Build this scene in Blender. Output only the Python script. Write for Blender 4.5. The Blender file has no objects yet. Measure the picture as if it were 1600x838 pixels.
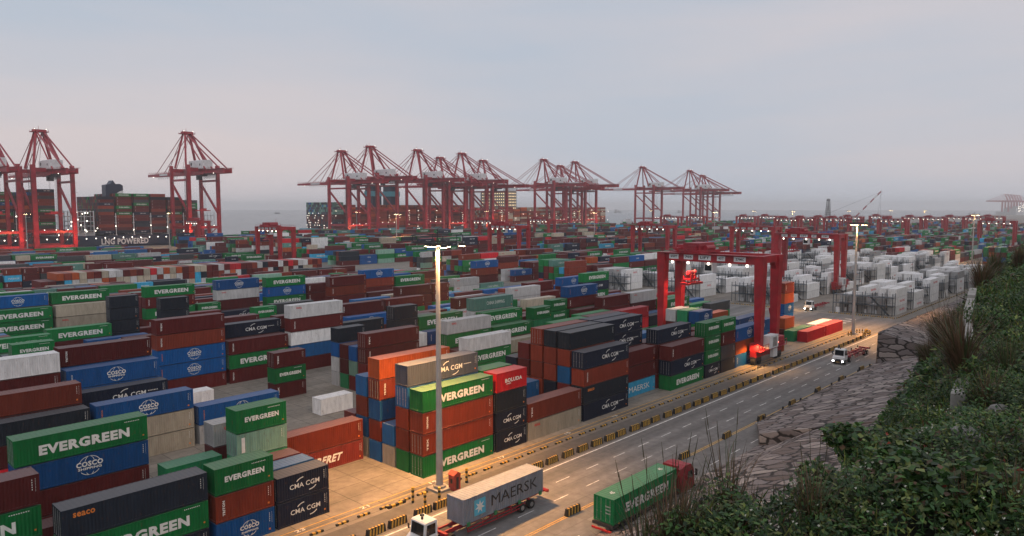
import bpy, bmesh, math, random
import numpy as np
from mathutils import Vector, Matrix
from mathutils.bvhtree import BVHTree
rnd = random.Random(7)
nr = np.random.RandomState(11)
PI = math.pi
# ------------------------------------------------------------------ camera, sky, light
sc = bpy.context.scene
COL = sc.collection
H = 33.0
F = 1134.0
right = Vector((0.67989324, -0.73333111, 0)); up = Vector((0.06057817, 0.05616536, 0.99658203)); fwd = Vector((0.73080467, 0.67756938, -0.08260909))
cd = bpy.data.cameras.new('camera'); cam = bpy.data.objects.new('camera', cd); COL.objects.link(cam)
cam.matrix_world = Matrix(((right.x, up.x, -fwd.x, 0), (right.y, up.y, -fwd.y, 0), (right.z, up.z, -fwd.z, H), (0, 0, 0, 1)))
cd.sensor_width = 36; cd.lens = F/1600*36; cd.clip_start = .1; cd.clip_end = 60000
sc.camera = cam
SUN_EL, SUN_AZ = math.radians(9), math.radians(150)
w = bpy.data.worlds.new("World"); sc.world = w; w.use_nodes = True
wn = w.node_tree; wn.nodes.clear()
def wnode(t, **k):
    n = wn.nodes.new(t)
    for a, b in k.items(): setattr(n, a, b)
    return n
wo = wnode('ShaderNodeOutputWorld'); bg = wnode('ShaderNodeBackground'); sky = wnode('ShaderNodeTexSky')
sky.sky_type = 'NISHITA'; sky.sun_disc = False; sky.sun_elevation = SUN_EL; sky.sun_rotation = SUN_AZ; sky.air_density = 1.3; sky.dust_density = 2.5
tc = wnode('ShaderNodeTexCoord'); mp = wnode('ShaderNodeMapping'); nz = wnode('ShaderNodeTexNoise'); cr = wnode('ShaderNodeValToRGB'); mx = wnode('ShaderNodeMix', data_type='RGBA')
mp.inputs['Scale'].default_value = (.8, .8, 5.0); mp.inputs['Rotation'].default_value = (.12, .05, 0)
nz.inputs['Scale'].default_value = 1.1; nz.inputs['Detail'].default_value = 5; nz.inputs['Roughness'].default_value = .5
cr.color_ramp.elements[0].position = .38; cr.color_ramp.elements[0].color = (5.2, 5.75, 6.7, 1)
cr.color_ramp.elements[1].position = .66; cr.color_ramp.elements[1].color = (7.2, 6.45, 6.6, 1)
mx.inputs['Factor'].default_value = .93
wn.links.new(tc.outputs['Generated'], mp.inputs['Vector']); wn.links.new(mp.outputs['Vector'], nz.inputs['Vector'])
wn.links.new(nz.outputs['Fac'], cr.inputs['Fac']); wn.links.new(sky.outputs['Color'], mx.inputs['A']); wn.links.new(cr.outputs['Color'], mx.inputs['B'])
wn.links.new(mx.outputs['Result'], bg.inputs['Color']); bg.inputs['Strength'].default_value = .1; wn.links.new(bg.outputs['Background'], wo.inputs['Surface'])
sl = bpy.data.lights.new('sun', 'SUN'); sl.energy = .5; sl.angle = math.radians(25); sl.color = (1, .93, .88)
so = bpy.data.objects.new('sun', sl); COL.objects.link(so)
so.rotation_euler = Vector((.55, .75, -.62)).to_track_quat('-Z', 'Y').to_euler()
sc.view_settings.view_transform = 'Standard'; sc.view_settings.look = 'None'; sc.view_settings.exposure = 0.0; sc.view_settings.gamma = 1
sc.view_settings.use_curve_mapping = False
sc.cycles.max_bounces = 4; sc.cycles.diffuse_bounces = 2; sc.cycles.glossy_bounces = 2; sc.cycles.transmission_bounces = 2
sc.cycles.transparent_max_bounces = 6; sc.cycles.volume_bounces = 1; sc.cycles.use_denoising = True
sc.cycles.sample_clamp_indirect = 3

def project(X, Y, Z=0.):
    P = Vector((X, Y, Z-H)); d = P.dot(fwd)
    return 800+F*P.dot(right)/d, 419-F*P.dot(up)/d, d
def at_u(u, Y, v=325):
    D = right*((u-800)/F)+up*((419-v)/F)+fwd
    return D.x*Y/D.y
def gp(u, v, z=0.):
    D = right*((u-800)/F)+up*((419-v)/F)+fwd
    t = (z-H)/D.z
    return D.x*t, D.y*t

# ------------------------------------------------------------------ materials
def new_mat(name):
    m = bpy.data.materials.new(name); m.use_nodes = True
    nt = m.node_tree; b = nt.nodes['Principled BSDF']
    return m, nt, b
def N(nt, t, **k):
    n = nt.nodes.new(t)
    for a, b in k.items(): setattr(n, a, b)
    return n
def simple(name, col, rough=.6, metal=0., emit=0., noise=.25, scale=1.5, ecol=None):
    m, nt, b = new_mat(name)
    b.inputs['Roughness'].default_value = rough; b.inputs['Metallic'].default_value = metal
    if noise:
        t = N(nt, 'ShaderNodeTexCoord'); n = N(nt, 'ShaderNodeTexNoise'); n.inputs['Scale'].default_value = scale; n.inputs['Detail'].default_value = 6
        mr = N(nt, 'ShaderNodeMapRange'); mr.inputs['To Min'].default_value = 1-noise; mr.inputs['To Max'].default_value = 1+noise*.6
        mr.inputs['From Min'].default_value = .3; mr.inputs['From Max'].default_value = .7
        v = N(nt, 'ShaderNodeVectorMath', operation='SCALE'); v.inputs[0].default_value = col[:3]
        nt.links.new(t.outputs['Object'], n.inputs['Vector']); nt.links.new(n.outputs['Fac'], mr.inputs['Value'])
        nt.links.new(mr.outputs['Result'], v.inputs['Scale']); nt.links.new(v.outputs['Vector'], b.inputs['Base Color'])
    else: b.inputs['Base Color'].default_value = (*col[:3], 1)
    if emit:
        b.inputs['Emission Color'].default_value = (*(ecol or col)[:3], 1); b.inputs['Emission Strength'].default_value = emit
    return m
def paint_mat(name, src, bump):
    """container paint: colour from the object or from a face attribute, with rust streaks, fading and corrugation"""
    m, nt, b = new_mat(name); L = nt.links.new
    b.inputs['Roughness'].default_value = .6; b.inputs['Specular IOR Level'].default_value = .22
    if src == 'obj': c = N(nt, 'ShaderNodeObjectInfo').outputs['Color']
    else: c = N(nt, 'ShaderNodeAttribute', attribute_name='col').outputs['Color']
    t = N(nt, 'ShaderNodeTexCoord'); g = N(nt, 'ShaderNodeNewGeometry')
    mp = N(nt, 'ShaderNodeMapping'); mp.inputs['Scale'].default_value = (1.6, 1.6, .35)
    n1 = N(nt, 'ShaderNodeTexNoise'); n1.inputs['Scale'].default_value = 1.0; n1.inputs['Detail'].default_value = 7; n1.inputs['Roughness'].default_value = .62
    L(g.outputs['Position'], mp.inputs['Vector']); L(mp.outputs['Vector'], n1.inputs['Vector'])
    mr = N(nt, 'ShaderNodeMapRange'); mr.inputs['From Min'].default_value = .3; mr.inputs['From Max'].default_value = .7; mr.inputs['To Min'].default_value = .78; mr.inputs['To Max'].default_value = 1.15
    L(n1.outputs['Fac'], mr.inputs['Value'])
    sv = N(nt, 'ShaderNodeVectorMath', operation='SCALE'); L(c, sv.inputs[0]); L(mr.outputs['Result'], sv.inputs['Scale'])
    n2 = N(nt, 'ShaderNodeTexNoise'); n2.inputs['Scale'].default_value = 2.3; n2.inputs['Detail'].default_value = 8; n2.inputs['Roughness'].default_value = .7
    mp2 = N(nt, 'ShaderNodeMapping'); mp2.inputs['Scale'].default_value = (1.5, 1.5, .5); L(g.outputs['Position'], mp2.inputs['Vector']); L(mp2.outputs['Vector'], n2.inputs['Vector'])
    mr2 = N(nt, 'ShaderNodeMapRange'); mr2.inputs['From Min'].default_value = .59; mr2.inputs['From Max'].default_value = .7; L(n2.outputs['Fac'], mr2.inputs['Value'])
    mf = N(nt, 'ShaderNodeMath', operation='MULTIPLY'); mf.inputs[1].default_value = .55; L(mr2.outputs['Result'], mf.inputs[0])
    mix = N(nt, 'ShaderNodeMix', data_type='RGBA'); L(mf.outputs[0], mix.inputs['Factor']); L(sv.outputs['Vector'], mix.inputs['A']); mix.inputs['B'].default_value = (.12, .05, .025, 1)
    # dust on upward faces
    sp = N(nt, 'ShaderNodeSeparateXYZ'); L(g.outputs['Normal'], sp.inputs[0])
    du = N(nt, 'ShaderNodeMath', operation='MULTIPLY', use_clamp=True); du.inputs[1].default_value = .2; L(sp.outputs['Z'], du.inputs[0])
    mix2 = N(nt, 'ShaderNodeMix', data_type='RGBA'); L(du.outputs[0], mix2.inputs['Factor']); L(mix.outputs['Result'], mix2.inputs['A']); mix2.inputs['B'].default_value = (.42, .42, .43, 1)
    L(mix2.outputs['Result'], b.inputs['Base Color'])
    if bump:
        wv = N(nt, 'ShaderNodeTexWave', wave_type='BANDS', bands_direction='X', wave_profile='SIN'); wv.inputs['Scale'].default_value = 1.12
        L(g.outputs['Position'], wv.inputs['Vector'])
        bp = N(nt, 'ShaderNodeBump'); bp.inputs['Strength'].default_value = .5; bp.inputs['Distance'].default_value = .04
        L(wv.outputs['Fac'], bp.inputs['Height']); L(bp.outputs['Normal'], b.inputs['Normal'])
    return m
M = {}
M['paint'] = paint_mat('container_paint', 'obj', False)
M['paintb'] = paint_mat('container_paint_far', 'obj', True)
M['paints'] = paint_mat('container_paint_mass', 'att', True)
M['white'] = simple('white_lettering', (.75, .75, .72), .6, noise=.12)
M['redtext'] = simple('red_lettering', (.6, .02, .02), .6, noise=.1)
M['orange_t'] = simple('orange_lettering', (.7, .2, .03), .6, noise=.1)
M['blacktext'] = simple('black_lettering', (.02, .02, .022), .6, noise=.1)
M['crane_red'] = simple('crane_red_paint', (.34, .014, .028), .45, noise=.35, scale=.3)
M['rtg_red'] = simple('yard_crane_red_paint', (.36, .009, .017), .42, noise=.35, scale=.5)
M['dark'] = simple('dark_steel', (.03, .03, .034), .5)
M['steel'] = simple('galvanised_steel', (.38, .38, .38), .45, .5)
M['cable'] = simple('steel_cable', (.03, .025, .03), .6, noise=0)
M['whitep'] = simple('white_paint', (.72, .73, .74), .4, noise=.15, scale=.6)
M['rack'] = simple('rack_steel_blue', (.035, .055, .07), .5)
M['tyre'] = simple('tyre_rubber', (.015, .015, .016), .85)
M['glass'] = simple('dark_glass', (.012, .016, .02), .08, noise=0)
M['black'] = simple('black_road_paint', (.018, .018, .018), .7)
M['yellow'] = simple('yellow_road_paint', (.62, .36, .045), .6, noise=.4, scale=3)
M['wline'] = simple('white_road_paint', (.72, .72, .7), .6, noise=.45, scale=1.2)
M['chassis'] = simple('chassis_red_paint', (.3, .015, .025), .5)
M['green_p'] = simple('green_fitting_paint', (.02, .2, .08), .5)
M['cyan'] = simple('pale_blue_emblem', (.08, .42, .62), .5, noise=.1)
M['navyhull'] = simple('navy_hull_paint', (.008, .018, .05), .45, noise=.3, scale=.06)
M['cyanhull'] = simple('pale_blue_hull_paint', (.07, .33, .42), .5, noise=.25, scale=.06)
M['tealhull'] = simple('grey_green_hull_paint', (.13, .27, .26), .55, noise=.35, scale=.05)
M['concrete_l'] = simple('pale_concrete', (.3, .29, .27), .9, noise=.35, scale=1.5)
M['mast'] = simple('galvanised_mast', (.42, .41, .4), .5, .3, noise=.2, scale=.5)
M['booth'] = simple('red_booth_paint', (.4, .06, .04), .6)
M['lamp'] = simple('lamp_glow', (1, .78, .45), .5, emit=26, noise=0, ecol=(1, .74, .42))
M['lampw'] = simple('white_lamp_glow', (1, .93, .82), .5, emit=5.5, noise=0, ecol=(1, .88, .72))
M['lampd'] = simple('dim_window_glow', (1, .8, .5), .5, emit=1.2, noise=0, ecol=(1, .75, .42))
M['lampr'] = simple('red_lamp_glow', (1, .2, .15), .5, emit=8, noise=0, ecol=(1, .2, .15))
M['head'] = simple('headlamp_glow', (1, 1, .95), .5, emit=20, noise=0)
M['plant_stem'] = simple('plant_stem', (.06, .05, .025), .9)
M['flower'] = simple('white_petals', (.7, .7, .6), .7, noise=.1)
M['petal_red'] = simple('reddish_shoot', (.3, .05, .03), .7, noise=.1)

def leaf_mat(name):
    m, nt, b = new_mat(name); L = nt.links.new
    a = N(nt, 'ShaderNodeAttribute', attribute_name='col'); L(a.outputs['Color'], b.inputs['Base Color']); b.inputs['Roughness'].default_value = .55
    tr = N(nt, 'ShaderNodeBsdfTranslucent'); L(a.outputs['Color'], tr.inputs['Color']); mixs = N(nt, 'ShaderNodeMixShader'); mixs.inputs[0].default_value = .25
    o = nt.nodes['Material Output']; L(b.outputs[0], mixs.inputs[1]); L(tr.outputs[0], mixs.inputs[2]); L(mixs.outputs[0], o.inputs['Surface'])
    return m
M['leaf'] = leaf_mat('leaves')

def ground_mat(name, base, slab, joint_dark, stain, slab_h=None, tint=(1, 1, 1)):
    m, nt, b = new_mat(name); L = nt.links.new
    g = N(nt, 'ShaderNodeNewGeometry'); b.inputs['Roughness'].default_value = .8
    br = N(nt, 'ShaderNodeTexBrick'); br.offset = 0; br.inputs['Scale'].default_value = 1
    br.inputs['Brick Width'].default_value = slab; br.inputs['Row Height'].default_value = slab_h or slab; br.inputs['Mortar Size'].default_value = .06; br.inputs['Mortar Smooth'].default_value = .3
    br.inputs['Color1'].default_value = (*[x*.93*t for x, t in zip(base, tint)], 1); br.inputs['Color2'].default_value = (*[x*1.07*t for x, t in zip(base, tint)], 1); br.inputs['Mortar'].default_value = (*[x*joint_dark for x in base], 1)
    L(g.outputs['Position'], br.inputs['Vector'])
    n = N(nt, 'ShaderNodeTexNoise'); n.inputs['Scale'].default_value = .12; n.inputs['Detail'].default_value = 9; n.inputs['Roughness'].default_value = .6
    mp = N(nt, 'ShaderNodeMapping'); mp.inputs['Scale'].default_value = (.1, 2.6, 1) if name in ('road_concrete', 'verge_asphalt') else (.5, 1.6, 1); L(g.outputs['Position'], mp.inputs['Vector']); L(mp.outputs['Vector'], n.inputs['Vector'])
    mr = N(nt, 'ShaderNodeMapRange'); mr.inputs['From Min'].default_value = .3; mr.inputs['From Max'].default_value = .7; mr.inputs['To Min'].default_value = 1-stain; mr.inputs['To Max'].default_value = 1+stain*.5
    L(n.outputs['Fac'], mr.inputs['Value'])
    n2 = N(nt, 'ShaderNodeTexNoise'); n2.inputs['Scale'].default_value = .9; n2.inputs['Detail'].default_value = 8; n2.inputs['Roughness'].default_value = .65; L(g.outputs['Position'], n2.inputs['Vector'])
    mr2 = N(nt, 'ShaderNodeMapRange'); mr2.inputs['From Min'].default_value = .35; mr2.inputs['From Max'].default_value = .7; mr2.inputs['To Min'].default_value = 1.1; mr2.inputs['To Max'].default_value = .72; L(n2.outputs['Fac'], mr2.inputs['Value'])
    mu = N(nt, 'ShaderNodeMath', operation='MULTIPLY'); L(mr.outputs['Result'], mu.inputs[0]); L(mr2.outputs['Result'], mu.inputs[1])
    v = N(nt, 'ShaderNodeVectorMath', operation='SCALE'); L(br.outputs['Color'], v.inputs[0]); L(mu.outputs[0], v.inputs['Scale']); L(v.outputs['Vector'], b.inputs['Base Color'])
    return m
M['yard'] = ground_mat('yard_concrete', (.25, .225, .19), 4.2, .45, .35, 3.1)
M['road'] = ground_mat('road_concrete', (.2, .193, .187), 5.0, .8, .48, 3.75)
M['verge'] = ground_mat('verge_asphalt', (.12, .11, .1), 11, .8, .3)
M['apron'] = ground_mat('rail_apron_concrete', (.2, .18, .155), 6, .5, .4, 1.7)

def stone_mat():
    m, nt, b = new_mat('rubble_masonry'); L = nt.links.new
    t = N(nt, 'ShaderNodeNewGeometry'); mp = N(nt, 'ShaderNodeMapping'); mp.inputs['Scale'].default_value = (.72, .4, 1.0)
    nz = N(nt, 'ShaderNodeTexNoise'); nz.inputs['Scale'].default_value = .8; nz.inputs['Detail'].default_value = 3
    ad = N(nt, 'ShaderNodeVectorMath', operation='SCALE'); ad.inputs['Scale'].default_value = .5
    a2 = N(nt, 'ShaderNodeVectorMath', operation='ADD')
    L(t.outputs['Position'], nz.inputs['Vector']); L(nz.outputs['Color'], ad.inputs[0]); L(t.outputs['Position'], mp.inputs['Vector']); L(mp.outputs['Vector'], a2.inputs[0]); L(ad.outputs[0], a2.inputs[1])
    vo = N(nt, 'ShaderNodeTexVoronoi', feature='DISTANCE_TO_EDGE'); vo.inputs['Scale'].default_value = .8; L(a2.outputs[0], vo.inputs['Vector'])
    vc = N(nt, 'ShaderNodeTexVoronoi'); vc.inputs['Scale'].default_value = .8; L(a2.outputs[0], vc.inputs['Vector'])
    sepc = N(nt, 'ShaderNodeSeparateColor'); L(vc.outputs['Color'], sepc.inputs[0])
    cr = N(nt, 'ShaderNodeValToRGB'); e = cr.color_ramp.elements; e[0].color = (.14, .105, .09, 1); e[1].color = (.36, .31, .28, 1)
    x = cr.color_ramp.elements.new(.5); x.color = (.22, .19, .185, 1)
    L(sepc.outputs['Red'], cr.inputs['Fac'])
    n2 = N(nt, 'ShaderNodeTexNoise'); n2.inputs['Scale'].default_value = 3; n2.inputs['Detail'].default_value = 8; L(t.outputs['Position'], n2.inputs['Vector'])
    mr = N(nt, 'ShaderNodeMapRange'); mr.inputs['To Min'].default_value = .75; mr.inputs['To Max'].default_value = 1.3; L(n2.outputs['Fac'], mr.inputs['Value'])
    sv = N(nt, 'ShaderNodeVectorMath', operation='SCALE'); L(cr.outputs['Color'], sv.inputs[0]); L(mr.outputs['Result'], sv.inputs['Scale'])
    ed = N(nt, 'ShaderNodeMapRange'); ed.inputs['From Min'].default_value = .04; ed.inputs['From Max'].default_value = .085; L(vo.outputs['Distance'], ed.inputs['Value'])
    mix = N(nt, 'ShaderNodeMix', data_type='RGBA'); L(ed.outputs['Result'], mix.inputs['Factor']); mix.inputs['A'].default_value = (.028, .022, .02, 1); L(sv.outputs[0], mix.inputs['B'])
    L(mix.outputs['Result'], b.inputs['Base Color']); b.inputs['Roughness'].default_value = .9
    ed2 = N(nt, 'ShaderNodeMapRange', interpolation_type='SMOOTHSTEP'); ed2.inputs['From Max'].default_value = .16; L(vo.outputs['Distance'], ed2.inputs['Value'])
    bp = N(nt, 'ShaderNodeBump'); bp.inputs['Strength'].default_value = 1; bp.inputs['Distance'].default_value = .07; L(ed2.outputs['Result'], bp.inputs['Height']); L(bp.outputs['Normal'], b.inputs['Normal'])
    return m
M['stone'] = stone_mat()
def sea_mat():
    m, nt, b = new_mat('sea_water'); L = nt.links.new
    b.inputs['Base Color'].default_value = (.1, .12, .13, 1); b.inputs['Roughness'].default_value = .25
    g = N(nt, 'ShaderNodeNewGeometry'); n = N(nt, 'ShaderNodeTexNoise'); n.inputs['Scale'].default_value = .12; n.inputs['Detail'].default_value = 6; L(g.outputs['Position'], n.inputs['Vector'])
    bp = N(nt, 'ShaderNodeBump'); bp.inputs['Strength'].default_value = .5; bp.inputs['Distance'].default_value = 1.5; L(n.outputs['Fac'], bp.inputs['Height']); L(bp.outputs['Normal'], b.inputs['Normal'])
    return m
M['sea'] = sea_mat()
M['soil'] = simple('hillside_soil', (.035, .04, .02), .95, noise=.5, scale=.8)

# ------------------------------------------------------------------ mesh helpers
class MB:
    def __init__(s): s.v = []; s.f = []; s.m = []; s.mi = 0; s.mats = []
    def mat(s, key):
        if key not in s.mats: s.mats.append(key)
        s.mi = s.mats.index(key); return s
    def add(s, vs, fs):
        o = len(s.v); s.v += [tuple(q) for q in vs]; s.f += [tuple(i+o for i in q) for q in fs]; s.m += [s.mi]*len(fs); return s
    def box(s, x0, x1, y0, y1, z0, z1):
        return s.add([(x, y, z) for z in (z0, z1) for x, y in ((x0, y0), (x1, y0), (x1, y1), (x0, y1))],
                     [(0, 3, 2, 1), (4, 5, 6, 7), (0, 1, 5, 4), (1, 2, 6, 5), (2, 3, 7, 6), (3, 0, 4, 7)])
    def beam(s, a, b, w, h=None, w2=None):
        """box section bar from a to b"""
        a = Vector(a); b = Vector(b); d = (b-a).normalized(); h = h or w
        r = d.cross(Vector((0, 0, 1)))
        if r.length < .02: r = Vector((1, 0, 0))
        r.normalize(); u = r.cross(d); k = (w2/w if w2 else 1)
        vs = [a+r*(sx*w/2)+u*(sz*h/2) for sx, sz in ((-1, -1), (1, -1), (1, 1), (-1, 1))]+[b+r*(sx*w*k/2)+u*(sz*h*k/2) for sx, sz in ((-1, -1), (1, -1), (1, 1), (-1, 1))]
        return s.add(vs, [(0, 3, 2, 1), (4, 5, 6, 7), (0, 1, 5, 4), (1, 2, 6, 5), (2, 3, 7, 6), (3, 0, 4, 7)])
    def tube(s, a, b, r, r2=None, n=8):
        a = Vector(a); b = Vector(b); d = (b-a).normalized(); r2 = r if r2 is None else r2
        x = d.orthogonal().normalized(); y = d.cross(x)
        vs = [a+(x*math.cos(2*PI*i/n)+y*math.sin(2*PI*i/n))*r for i in range(n)]+[b+(x*math.cos(2*PI*i/n)+y*math.sin(2*PI*i/n))*r2 for i in range(n)]
        return s.add(vs, [(i, (i+1) % n, n+(i+1) % n, n+i) for i in range(n)]+[tuple(range(n))[::-1], tuple(range(n, 2*n))])
    def ball(s, c, r, n=6):
        vs = [(c[0], c[1], c[2]-r)]; fs = []
        for i in range(1, n//2+1):
            ph = PI*i/(n//2+1)
            for j in range(n): vs.append((c[0]+r*math.sin(ph)*math.cos(2*PI*j/n), c[1]+r*math.sin(ph)*math.sin(2*PI*j/n), c[2]-r*math.cos(ph)))
        vs.append((c[0], c[1], c[2]+r)); k = n//2; T = len(vs)-1
        for j in range(n):
            fs.append((0, 1+(j+1) % n, 1+j)); fs.append((T, 1+(k-1)*n+j, 1+(k-1)*n+(j+1) % n))
            for i in range(k-1): fs.append((1+i*n+j, 1+i*n+(j+1) % n, 1+(i+1)*n+(j+1) % n, 1+(i+1)*n+j))
        return s.add(vs, fs)
    def prism(s, pts, y0, y1, axis='y'):
        """extrude an x-z outline along y (or an x-y outline along z)"""
        n = len(pts)
        if axis == 'y': vs = [(x, y0, z) for x, z in pts]+[(x, y1, z) for x, z in pts]
        elif axis == 'x': vs = [(y0, x, z) for x, z in pts]+[(y1, x, z) for x, z in pts]
        else: vs = [(x, z, y0) for x, z in pts]+[(x, z, y1) for x, z in pts]
        return s.add(vs, [tuple(range(n)), tuple(range(n, 2*n))[::-1]]+[(i, i+n, (i+1) % n+n, (i+1) % n) for i in range(n)])
    def mesh(s, name, default=None):
        me = bpy.data.meshes.new(name); me.from_pydata(s.v, [], s.f)
        keys = s.mats or [default]
        for k in keys:
            if k: me.materials.append(M[k])
        if len(keys) > 1: me.polygons.foreach_set('material_index', s.m)
        me.update(); return me
    def build(s, name, key=None, parent=None, loc=(0, 0, 0), rz=0):
        me = s.mesh(name, key)
        return link(name, me, parent, loc, rz)
def recalc(me):
    bm = bmesh.new(); bm.from_mesh(me); bmesh.ops.recalc_face_normals(bm, faces=bm.faces); bm.to_mesh(me); bm.free()
def link(name, me, parent=None, loc=(0, 0, 0), rz=0):
    o = bpy.data.objects.new(name, me); COL.objects.link(o); o.location = loc; o.rotation_euler = (0, 0, rz)
    if parent: o.parent = parent
    return o
def tag(o, label=None, cat=None, group=None, kind=None):
    if label: o['label'] = label
    if cat: o['category'] = cat
    if group: o['group'] = group
    if kind: o['kind'] = kind
    return o
def empty(name, loc=(0, 0, 0), rz=0, label=None, cat=None, group=None):
    return tag(link(name, None, None, loc, rz), label, cat, group)
def kids(o): return KID.get(o.name, [])
def copy_tree(o, parent=None):
    c = o.copy(); COL.objects.link(c); c.parent = parent
    for ch in list(o.children): copy_tree(ch, c)
    return c

# text as real flat geometry, facing -Y, centred at the origin
_tc = {}
def text_raw(s, bold=.0, res=2, font_w=1.0):
    key = (s, bold, res)
    if key in _tc: return _tc[key]
    cu = bpy.data.curves.new('t', 'FONT'); cu.body = s; cu.size = 1; cu.offset = bold; cu.resolution_u = res; cu.align_x = 'CENTER'; cu.align_y = 'CENTER'; cu.space_character = 1+bold*2.2
    o = bpy.data.objects.new('t', cu); COL.objects.link(o)
    dg = bpy.context.evaluated_depsgraph_get(); me = bpy.data.meshes.new_from_object(o.evaluated_get(dg))
    vs = [tuple(q.co) for q in me.vertices]; fs = [tuple(p.vertices) for p in me.polygons]
    bpy.data.objects.remove(o); bpy.data.curves.remove(cu); bpy.data.meshes.remove(me)
    x0 = min(q[0] for q in vs); x1 = max(q[0] for q in vs); y0 = min(q[1] for q in vs); y1 = max(q[1] for q in vs)
    vs = [((a-(x0+x1)/2)/(x1-x0), (b-(y0+y1)/2)/(y1-y0)) for a, b, c in vs]
    _tc[key] = (vs, fs); return _tc[key]
def add_text(mb, s, cx, cz, wdt, hgt, y, bold=.03, res=2, vertical=False, shear=0., axis='y', flip=False):
    """axis 'y': lies in plane y=const and reads from -Y;  axis 'x': lies in x=const and reads from -X"""
    vs, fs = text_raw(s, bold, res); out = []
    for a, b in vs:
        a = a+shear*b
        if vertical: p, q = cx-b*hgt, cz+a*wdt
        else: p, q = cx+a*wdt, cz+b*hgt
        if axis == 'y': out.append((p, y, q) if not flip else (-p, y, q))
        else: out.append((y, -p, q))
    mb.add(out, fs)
def ring(mb, cx, cz, rx, rz, wd, y, a0=0, a1=2*PI, n=28):
    vs = []; 
    for i in range(n+1):
        a = a0+(a1-a0)*i/n
        vs += [(cx+rx*math.cos(a), y, cz+rz*math.sin(a)), (cx+(rx-wd)*math.cos(a), y, cz+(rz-wd)*math.sin(a))]
    mb.add(vs, [(2*i, 2*i+2, 2*i+3, 2*i+1) for i in range(n)])

# ------------------------------------------------------------------ the setting
def sheet(name, x0, x1, y0, y1, z, key):
    o = MB().add([(x0, y0, z), (x1, y0, z), (x1, y1, z), (x0, y1, z)], [(0, 1, 2, 3)]).build(name, key); tag(o, kind='structure'); return o
QUAY = 668
g = MB(); g.add([(-1500, -900, 0), (4200, -900, 0), (4200, QUAY, 0), (-1500, QUAY, 0), (-1500, QUAY, -6), (4200, QUAY, -6)], [(0, 1, 2, 3), (3, 2, 5, 4)])
tag(g.build('ground', 'yard'), kind='structure')
tag(MB().add([(-9000, QUAY+.5, -3.5), (13000, QUAY+.5, -3.5), (13000, 13000, -3.5), (-9000, 13000, -3.5)], [(0, 1, 2, 3)]).build('sea', 'sea'), kind='structure')
sheet('road', -200, 1500, 36.0, 57.9, .004, 'road')
sheet('road_verge', -200, 196, 57.9, 62.2, .006, 'verge')
sheet('service_lane', -200, 206, 62.2, 65.4, .008, 'apron')
sheet('cross_road', 206, 232, 57.9, 640, .005, 'road')
# road paint
mk = MB()
def strip(x0, x1, y0, y1, z=.012): mk.add([(x0, y0, z), (x1, y0, z), (x1, y1, z), (x0, y1, z)], [(0, 1, 2, 3)])
strip(-100, 206, 57.35, 57.55)
for X in np.arange(-60, 205, 6.0):
    strip(X, X+2.6, 53.9, 54.03); strip(X+1.5, X+4.1, 50.5, 50.63)
    if X < 100: strip(X, X+2.6, 43.1, 43.23)
for X in np.arange(236, 700, 9.0): strip(X, X+4, 53.9, 54.05)
for k, y in enumerate(np.arange(110, 620, 9.0)): strip(218.9, 219.05, y, y+4)
for i in range(4): strip(212+i*4.2, 213+i*4.2, 70, 73)
for n_, X in ((27, 14), (26, 22), (25, 30.5), (23, 38), (21, 46), (19, 56), (17, 68), (15, 82), (13, 94)):
    v_, f_ = text_raw('%02d' % n_, .01, 2); mk.add([(X+a*1.1, 64.9+b*.6, .013) for a, b in v_], f_)
tag(mk.build('white_road_markings', 'wline'), kind='structure')
mk = MB()
for y in (46.75, 47.05): strip(-60, 163, y, y+.12)
for y in (64.1, 65.15, 84.4, 87.9): strip(-60, 206, y, y+.13)
strip(196, 260, 57.75, 57.95, .014)
tag(mk.build('yellow_road_markings', 'yellow'), kind='structure')

# stone revetment and hillside ------------------------------------------------
SHX = [-30, 6, 8, 10, 11, 12, 13.5, 17, 19.5, 22, 27, 36, 47, 76, 95, 160, 620]
SHY = [5.7, 5.6, 5.6, 5.5, 5.2, 4.9, 4.4, 4.6, 4.4, 4.1, 4.8, 6.6, 8.4, 11.2, 12, 21, 60]
def shoulder(X): return float(np.interp(X, SHX, SHY))+.15*math.sin(X*1.1+1)
def terr(X, Y):
    ys = shoulder(X)
    zin = 27.6+min(4.0, max(0, ys-Y)*.2)+.12*math.sin(X*.5+Y*.3)+.1*math.sin(X*1.3-Y*.9)
    if Y <= ys: return zin
    zo = zin-(Y-ys)*1.75
    zr = (46.2-Y)*.33-(3.0 if X < 100 else 2.0)
    return max(zo, zr) if Y < 36 else zr
tm = MB(); xs = list(np.arange(-30, 60, 1.5))+list(np.arange(60, 170, 3.0))+list(np.arange(170, 620, 15.)); ys = list(np.arange(-160, -24, 8))+list(np.arange(-24, 38.5, 1.25))
vs = [(x, y, terr(x, y)) for y in ys for x in xs]; nx = len(xs)
tm.add(vs, [(j*nx+i, j*nx+i+1, (j+1)*nx+i+1, (j+1)*nx+i) for j in range(len(ys)-1) for i in range(nx-1)])
ho = tm.build('hillside', 'soil'); tag(ho, kind='structure')
for p_ in ho.data.polygons: p_.use_smooth = True

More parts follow.
